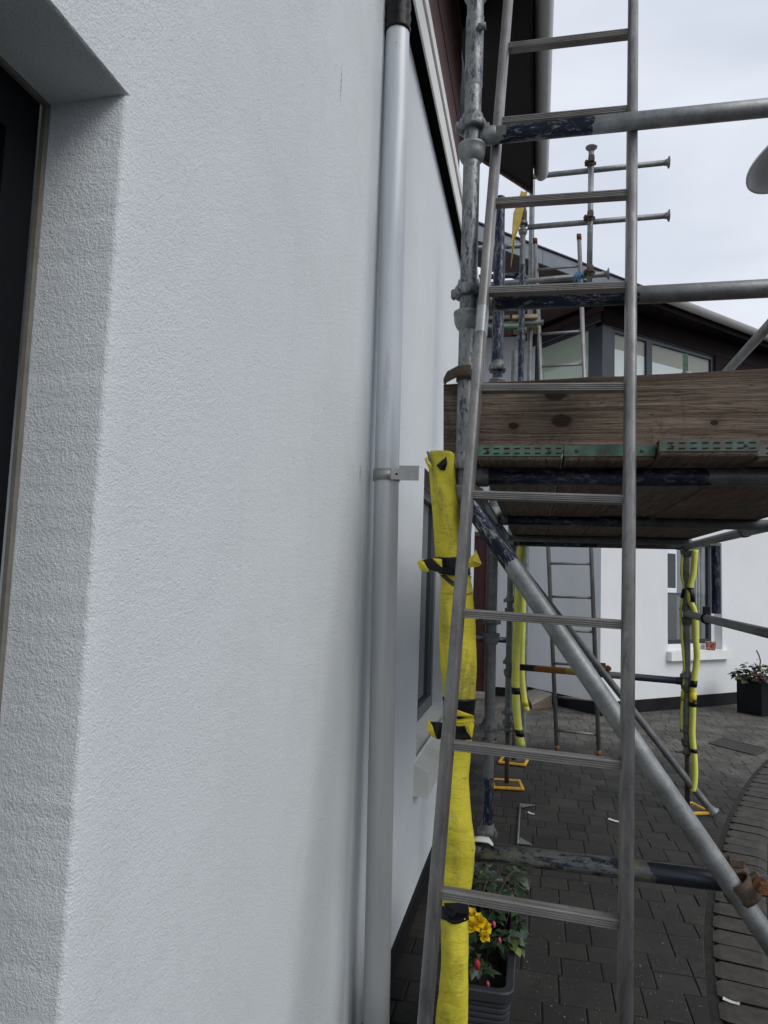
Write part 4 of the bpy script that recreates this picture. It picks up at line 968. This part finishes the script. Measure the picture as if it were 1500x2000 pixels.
# roof edge with zinc fascia on the left, gutter on the right, soffit planks beneath
ZR = 5.06; FA = onZ(925, 434, ZR); FB = onZ(1484, 650, ZR); FD = (FB-FA).normalized(); FA = FA-FD*.9; FB = FB+FD*4; FN = V((FD.y, -FD.x, 0)); FLn = (FB-FA).length; FM = (onZ(1245, 562, ZR)-FA).length
inn = -FN
k = 0; s_ = 0.0
while s_ < FM-.02:
    e = min(s_+.62, FM); b = MB(); q = [FA+FD*(s_+.003), FA+FD*(e-.003), FA+FD*(e-.003)+inn*.02, FA+FD*(s_+.003)+inn*.02]
    b.prism([v-V((0, 0, .17)) for v in q], (0, 0, .168)); part('fascia_panel', b, 'zinc', far); s_ = e
b = MB(); q = [FA+inn*.022+V((0, 0, -.01)), FB+inn*.022+V((0, 0, -.01)), FB+inn*3.5+V((0, 0, 1.0)), C1+LD*1.6+V((0, 0, ZR+.72)), FA+inn*.5+V((0, 0, .14))]; b.prism(q, (0, 0, .02)); part('roof', b, 'slate_roof', far)
b = MB(); q = [FA-inn*.02, FB-inn*.02, FB+inn*.03, FA+inn*.03]; b.prism([v+V((0, 0, .002)) for v in q], (0, 0, .014)); part('roof_edging', b, 'slate_frame', far)
b = MB(); g0 = FA+FD*(FM+.02); prof = [(math.pi+math.pi*k/12) for k in range(13)]
P0 = [g0-inn*(.055)+(-inn)*(.062*math.cos(a))+V((0, 0, -.035+.075*math.sin(a))) for a in prof]+[g0-inn*.055+(-inn)*(.055*math.cos(a))+V((0, 0, -.035+.068*math.sin(a))) for a in prof[::-1]]
b.prism(P0, FB-g0); part('gutter', b, 'gutter_grey', far)
b = MB(); q = [g0, FB, FB+inn*.02, g0+inn*.02]; b.prism([v-V((0, 0, .17)) for v in q], (0, 0, .168)); part('fascia', b, 'brown_soffit', far)
PW = .165; n_p = int(FLn/PW)
for i in range(n_p):
    s_ = i*PW; a0 = FA+FD*(s_+.003)+inn*.022; a1 = FA+FD*(s_+PW-.003)+inn*.022; sc1 = (C1-FA).dot(FD); wid = 3.2 if s_ > sc1-1.25 else .45
    left = (a0-C1).dot(RD) < -.12
    b = MB(); b.prism([v+V((0, 0, -.165)) for v in (a0, a1, a1+inn*wid, a0+inn*wid)], (0, 0, .012)); part('soffit_plank', b, 'brown_board' if left else 'brown_soffit', far)  # one soffit; the shade on the right planks is put into a darker colour
b = MB(); slab(b, C1, LD, NL, -.028, LL+.05, 4.824, 4.893, -.02, .05); part('window_head', b, 'brown_board', far)
b = MB(); slab(b, C1, LD, NL, -.026, LL, 4.722, 4.821, -.02, .010); part('window_head', b, 'slate_frame', far)
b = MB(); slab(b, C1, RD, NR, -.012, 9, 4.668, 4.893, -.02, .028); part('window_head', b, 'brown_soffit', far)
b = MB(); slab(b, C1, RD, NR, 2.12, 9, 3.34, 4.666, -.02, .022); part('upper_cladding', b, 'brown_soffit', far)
# entrance door in the return wall
dr = part('door', MB().box((-1.12, 9.60, .06), (-.13, 9.66, 2.10)), 'maroon_door', far, label='dark maroon entrance door in the recess')
b = MB(); b.box((-1.2, 9.57, .02), (-1.12, 9.67, 2.16)); b.box((-.13, 9.57, .02), (-.09, 9.67, 2.16)); b.box((-1.12, 9.57, 2.10), (-.13, 9.67, 2.16)); part('frame', b, 'brown_board', dr)
part('threshold', MB().box((-1.2, 9.40, 0), (-.05, 9.70, .055)), 'ramp_timber', dr); part('door_handle', MB().tube((-.22, 9.59, 1.0), (-.22, 9.55, 1.0), .01).tube((-.22, 9.55, 1.0), (-.34, 9.55, 1.0), .01), 'galv', dr)
for k in range(3): part('door_panel', MB().cbox((-1.02, 9.592, .25+k*.62), (-.24, 9.602, .78+k*.62), .006), 'maroon_door', dr)

# ================================================================== SMALL THINGS
# near trough planter with begonia and fuchsia
PX0, PX1, PY0, PY1, PZ = .245, .462, 2.085, 2.64, .385
pl = thing('planter', ((PX0+PX1)/2, (PY0+PY1)/2, 0), 'ribbed dark grey trough planter on the ground behind the yellow foam', 'planter')
b = MB(); nrb = 22; rings = []
def rrect(x0, x1, y0, y1, r, z_):
    o_ = []
    for (cx_, cy_, a0) in ((x1-r, y1-r, 0), (x0+r, y1-r, 90), (x0+r, y0+r, 180), (x1-r, y0+r, 270)):
        for k in range(5): a = rad(a0+k*22.5); o_.append(V((cx_+r*math.cos(a), cy_+r*math.sin(a), z_)))
    return o_
zz = 0.0; step = (PZ-.03)/nrb
for k in range(nrb):
    f_ = k/nrb; tp_ = .022*(1-f_); wob = .0015*math.sin(k*2.1)
    for (e, dz) in ((.004, 0), (.0, .003), (.0, step-.006), (.004, step-.003)): rings.append(rrect(PX0+tp_+e+wob, PX1-tp_-e, PY0+tp_+e, PY1-tp_-e, .03, k*step+dz))
rings += [rrect(PX0-.006, PX1+.006, PY0-.006, PY1+.006, .034, PZ-.028), rrect(PX0-.008, PX1+.008, PY0-.008, PY1+.008, .034, PZ-.004), rrect(PX0-.005, PX1+.005, PY0-.005, PY1+.005, .034, PZ), rrect(PX0+.014, PX1-.014, PY0+.014, PY1-.014, .026, PZ), rrect(PX0+.017, PX1-.017, PY0+.017, PY1-.017, .025, PZ-.004), rrect(PX0+.022, PX1-.022, PY0+.022, PY1-.022, .024, PZ-.12)]
n_ = 20; vs = [p for r_ in rings for p in r_]; fs = [(j*n_+i, j*n_+(i+1) % n_, (j+1)*n_+(i+1) % n_, (j+1)*n_+i) for j in range(len(rings)-1) for i in range(n_)]
b.add(vs, fs, False); part('trough', b, 'planter_plastic', pl)
b = MB(); b.v = rrect(PX0+.02, PX1-.02, PY0+.02, PY1-.02, .024, PZ-.07); b.f = [list(range(20))]; b.sm = [False]; part('soil', b, 'soil', pl)
def leaf_mesh(name, L_, W_, mat, cup=.18, tip=.3):
    b = MB(); prof = [0, .55, .95, 1.0, .78, .4, 0]; vs = []; fs = []
    for i, q in enumerate(prof):
        t = i/(len(prof)-1); zc = -tip*L_*t*t
        vs += [V((L_*t, -W_*q, zc+cup*W_*q)), V((L_*t, 0, zc)), V((L_*t, W_*q, zc+cup*W_*q))]
    for i in range(len(prof)-1):
        for k in (0, 1): fs.append((i*3+k, (i+1)*3+k, (i+1)*3+k+1, i*3+k+1))
    b.add(vs, fs, True); me = b.mesh(name); me.materials.append(MATS[mat]); return me
def orient(p, d, roll=0.0, sc=1.0):
    d = V(d).normalized(); z_ = V((0, 0, 1)) if abs(d.z) < .95 else V((0, 1, 0)); y_ = z_.cross(d).normalized(); z2 = d.cross(y_)
    return Matrix.Translation(p) @ Matrix((d, y_, z2)).transposed().to_4x4() @ Matrix.Rotation(roll, 4, 'X') @ Matrix.Scale(sc, 4)
rg = random.Random(5)
plant = thing('flowering_plant', ((PX0+PX1)/2, 2.36, PZ-.07), 'green leafy plant with yellow double blooms and red buds in the ribbed trough', 'plant')
LVS = [leaf_mesh('leaf', .044, .0165, 'leaf_green'), leaf_mesh('leaf', .036, .015, 'leaf_green', .3, .5), leaf_mesh('leaf', .038, .014, 'leaf_lime', .2, .2)]
b = MB()
for k in range(36):
    c0 = V((rg.uniform(PX0+.04, PX1-.03), rg.uniform(PY0+.14, PY1-.04), PZ-.075)); out_ = V((c0.x-(PX0+PX1)/2, c0.y-2.36, 0))
    if k < 9: out_ = out_+V((.02, 0, 0))
    p1 = c0+V((out_.x*.5, out_.y*.5, rg.uniform(.07, .13))); p2 = p1+V((min(max(out_.x*.8+rg.uniform(-.03, .03), PX0+.03-p1.x), .465-p1.x), out_.y*.7+rg.uniform(-.03, .03), rg.uniform(.0, .06)))
    b.wire([c0, c0.lerp(p1, .5)+V((0, 0, .015)), p1, p1.lerp(p2, .6)+V((0, 0, .015)), p2], .0022, 5)
    for t in range(9):
        q = p1.lerp(p2, t/8)+V((abs(rg.gauss(0, .012)), rg.gauss(0, .012), rg.gauss(0, .010))); a = rg.uniform(0, 6.28)
        link('leaf', LVS[0 if rg.random() < .5 else (1 if rg.random() < .8 else 2)], plant, orient(q, (math.cos(a), math.sin(a), rg.uniform(-.5, .5)), rg.uniform(-.6, .6), rg.uniform(.75, 1.25)))
part('stems', b, 'stem', plant)
PET = leaf_mesh('petal', .034, .020, 'petal_yellow', .5, -.3); BUD = MB().lathe([(.001, 0), (.007, .008), (.008, .016), (.005, .026), (.001, .032)], 10); 
def bloom(c_, n1, sc, me=PET, up=V((0, 0, 1))):
    for layer, (cnt, el, s_) in enumerate(((6, .1, 1.0), (6, .55, .85), (4, 1.0, .6))):
        for k in range(cnt):
            a = 2*math.pi*k/cnt+layer*.4; d = (Q_ @ V((math.cos(a)*math.cos(el), math.sin(a)*math.cos(el), math.sin(el)))); link('petal', me, plant, orient(c_, d, rg.uniform(-.3, .3), s_*sc))
for (x_, y_, Y_, sc) in ((922, 1792, 2.20, .80), (934, 1800, 2.19, .72), (946, 1812, 2.21, .70), (946, 1830, 2.19, .55), (922, 1808, 2.17, .75)):
    Q_ = V((rg.uniform(-.2, .4), -.75, .6)).to_track_quat('Z', 'Y').to_matrix(); bloom(onY(x_, y_, Y_), 0, sc)
bm_ = BUD.mesh('bud'); bm_.materials.append(MATS['petal_red']); bm2 = bm_.copy(); bm2.materials[0] = MATS['petal_pink']
for i, (x_, y_, Y_) in enumerate(((964,1798,2.26),(975,1830,2.24),(931,1872,2.13),(952,1915,2.14))):
    link('bud', bm2 if i in (0, 1, 3) else bm_, plant, orient(onY(x_, y_, Y_), (.2, -.1, -1), 0, 0.62 if i != 2 else 1.0) @ Matrix.Rotation(rad(90), 4, 'Y'))
# far black planter
Pc = onZ(1488, 1400); Pl = onZ(1448, 1390); wl = min(.55, (Pl-Pc).length)
fp = thing('planter', Pc+LD*wl/2+RD*.25, 'square black planter against the far white wall at the right edge', 'planter')
hz_ = onV(1448, 1334, Pc+LD*wl, RD).z; hz_ = max(.40, min(.60, hz_))
b = MB(); q = [Pc, Pc+RD*wl, Pc+RD*wl+LD*wl, Pc+LD*wl]; b.prism(q, (0, 0, hz_-.02)); cc2 = Pc+RD*wl/2+LD*wl/2; q2 = [cc2+(v-cc2)*1.03 for v in q]; b.prism([v+V((0, 0, hz_-.02)) for v in q2], (0, 0, .02)); part('tub', b, 'planter_black', fp)
fpl = thing('flowering_plant', cc2+V((0, 0, hz_)), 'mixed bedding plant with lime, dark red and pink blooms in the black planter', 'plant')
LF = [leaf_mesh('leaf', .075, .034, mt, .25, .35) for mt in ('leaf_lime', 'leaf_red', 'leaf_purple', 'leaf_green')]; LP = [leaf_mesh('petal', .055, .04, mt, .4, -.2) for mt in ('petal_magenta', 'petal_pink')]
for k in range(190):
    a = rg.uniform(0, 6.28); r_ = rg.random()**.6*.25; h_ = rg.uniform(0, .27)*(1-r_/.32)
    P = cc2+V((r_*math.cos(a), r_*math.sin(a), hz_+.01+h_)); ty = 0 if h_ > .17 and rg.random() < .6 else (1 if h_ > .12 and rg.random() < .5 else (2 if rg.random() < .5 else (0 if rg.random() < .5 else 3)))
    link('leaf', LF[ty], fpl, orient(P, (math.cos(a), math.sin(a), rg.uniform(-.4, .6)), rg.uniform(-.5, .5), rg.uniform(.7, 1.2)))
for (x_, y_, me) in ((1456, 1330, LP[0]), (1487, 1324, LP[1]), (1490, 1328, LP[1]), (1476, 1318, LP[0])):
    c0 = onV(x_, y_, Pc+LD*wl*.4-RD*.02, -ray(x_, y_).normalized())
    for k in range(6): link('petal', me, fpl, orient(c0, (math.cos(k*1.05), -.4+math.sin(k*1.05)*.4, math.sin(k*1.05)), 0, 1.0))
sp0 = cc2+V((.02, -.05, hz_+.15)); part('flower_spike', MB().wire([sp0, sp0+V((.01, 0, .10)), sp0+V((-.01, 0, .17)), sp0+V((-.035, 0, .22))], .008, 6), 'stem', fpl)
# printed paper tub on the far sill
tq = onV(1388, 1273, C1+NR*.0, NR); tl = MB(); T = Matrix.Translation((tq.x, tq.y, .7125)); part_ = tl.lathe([(.052, 0), (.054, .003), (.064, .098), (.067, .100), (.067, .108), (.060, .108), (.056, .10), (.05, .01)], 20, T)
tag(part('paper_tub', tl, 'paper_tub'), 'small red and cream printed paper tub on the far window sill', 'tub')
# drain grate in the far paving
GQ = [onZ(*p, .003) for p in ((1384, 1452), (1411, 1441), (1500, 1463), (1474, 1482))]
gt = thing('drain_grate', sum(GQ, V((0, 0, 0)))/4, 'flat slotted iron drain grate set in the far paving', 'drain')
b = MB(); gv = GQ[2]-GQ[1]; gu = GQ[1]-GQ[0]
def gp(a, c_): return GQ[0]+gu*a+gv*c_
for (a0, a1, c0, c1) in ((0, 1, 0, .035), (0, 1, .965, 1), (0, .06, .035, .965), (.94, 1, .035, .965)): b.prism([gp(a0, c0), gp(a1, c0), gp(a1, c1), gp(a0, c1)], (0, 0, .006))
part('frame', b, 'grate_iron', gt)
for k in range(16):
    c0 = .05+k*.0575; part('bar', MB().prism([gp(.06, c0), gp(.94, c0), gp(.94, c0+.034), gp(.06, c0+.034)], (0, 0, .004)), 'grate_iron', gt)
part('sump', MB().prism([gp(.02, .02), gp(.98, .02), gp(.98, .98), gp(.02, .98)], (0, 0, -.0005)), 'slot_black', gt)
# timber ramp by the door
A_, B_, C_, D_ = onZ(1027, 1356, .06), onZ(1034, 1342, .13), onZ(1078, 1354, .17), onZ(1039, 1374, .07)
rmp = thing('timber_ramp', (A_+D_)/2-V((0, 0, (A_+D_).z/2)), 'grey slatted timber ramp on the ground by the far corner', 'ramp')
for k in range(5):
    t0, t1 = k/5+.01, (k+1)/5-.01; part('slat', MB().prism([A_.lerp(D_, t0), B_.lerp(C_, t0), B_.lerp(C_, t1), A_.lerp(D_, t1)], (0, 0, -.025)), 'ramp_timber', rmp)
part('bearer', MB().prism([D_-V((0, 0, .027)), C_-V((0, 0, .027)), V((C_.x, C_.y, 0)), V((D_.x, D_.y, 0))], (A_-D_).normalized()*.04), 'deck_timber', rmp)
part('bearer', MB().prism([A_-V((0, 0, .027)), B_-V((0, 0, .027)), V((B_.x, B_.y, 0)), V((A_.x, A_.y, 0))], (D_-A_).normalized()*.04), 'deck_timber', rmp)
# thin steel frame lying on the pavers
p0, p1, p2, p3 = onZ(1016, 1570, .012), onZ(1011, 1648, .012), onZ(1046, 1573, .004), onZ(1040, 1651, .004)
sf = thing('steel_bracket', ((p0+p1)/2).to_2d().to_3d(), 'thin steel rod with triangular end plates lying on the pavers', 'bracket')
part('rod', MB().tube(p0, p1, .006, 8), 'steel_scrap', sf)
for a, c_, dd in ((p0, p2, V((0, -.08, 0))), (p1, p3, V((0, .10, 0)))): part('gusset', MB().prism([a, c_, a+dd+V((.012, 0, 0))], (0, 0, .004)), 'steel_scrap', sf)
# scraps
def scrap(P, L_, W_, rot, lab, mat='white_plastic', curl=.006):
    b = MB(); vs = []; fs = []
    for i in range(5):
        t = i/4-.5
        for k in range(3): u_ = k/2-.5; vs.append(V((L_*t, W_*u_*(1-abs(t)*.9), .003+curl*(t*t*4)*(.5+u_)+.002)))
    for i in range(4):
        for k in range(2): fs.append((i*3+k, (i+1)*3+k, (i+1)*3+k+1, i*3+k+1))
    b.add(vs, fs); o = part('scrap', b, mat, None, Matrix.Translation(P) @ Matrix.Rotation(rot, 4, 'Z')); md = o.modifiers.new('t', 'SOLIDIFY'); md.thickness = .0015
    return tag(o, lab, 'scrap', 'litter on the paving')
scrap(onZ(1203, 1605), .10, .030, -.5, 'white sliver of litter on the pavers behind the ladder'); scrap(onZ(1428, 1959), .055, .018, -.4, 'small white chip of litter on the kerb bricks'); scrap(onZ(1037, 1590), .05, .02, -.6, 'small pale flake beside the steel rod on the pavers')
ws = MB(); q = onY(947, 1647, 1.945); c_ = V((q.x, 1.945, ZL+.030)); ws.sweep([c_+V((-.035, 0, .001)), c_+V((-.015, -.004, .006)), c_+V((.010, -.006, .006)), c_+V((.022, -.008, -.004))], [(.004, .014), (.005, .018), (.006, .016), (.003, .008)], 10, (V((0, 0, 1)), V((0, 1, 0))))
tag(part('plastic_scrap', ws, 'white_plastic'), 'white plastic scrap lying on the lowest scaffold tube', 'scrap')
b = MB()
for k in range(420):
    p = onZ(rg.uniform(960, 1490), rg.uniform(1480, 2000)); 
    if p.x > kerb_x(p.y)[0]-.02 or p.x < .05: continue
    r_ = rg.uniform(.0007, .0018)*(2.2 if rg.random() < .06 else 1); a = rg.random()*6
    b.prism([V((p.x+r_*math.cos(a+t)*rg.uniform(.6, 1.3), p.y+r_*math.sin(a+t)*rg.uniform(.6, 1.3), .0)) for t in (0, 1.6, 3.1, 4.7)], (0, 0, .0035))
o = part('grit', b, 'ramp_timber'); o['kind'] = 'stuff'; o['label'] = 'pale paint flakes and grit strewn over the pavers'; o['category'] = 'grit'
# lamp with a dish shade at the right edge
lc = V((1.868, 4.0, 3.865)); lamp = thing('street_lamp', (2.05, 4.05, -.09), 'grey dish-shaded lamp cut off by the right edge, against the sky', 'lamp')
T = Matrix.Translation(lc) @ Matrix.Rotation(rad(-19), 4, 'Y') @ Matrix.Rotation(rad(-8), 4, 'X')
sh = MB().lathe([(.03, .085), (.12, .070), (.22, .030), (.280, -.012), (.283, -.022), (.278, -.026), (.272, -.018), (.20, .018), (.10, .040), (.0305, .05)], 48, T)
part('lamp_shade', sh, 'lamp_metal', lamp); part('lens', MB().lathe([(.001, .035), (.09, .032), (.11, .040)], 24, T), 'gutter_grey', lamp)
part('post', MB().tube((2.05, 4.05, -.088), (2.05, 4.05, 3.88), .038).wire([(2.05, 4.05, 3.84), (2.0, 4.03, 3.93), (1.93, 4.01, 3.93), lc+V((.0, 0, .07))], .022, 10), 'lamp_metal', lamp)
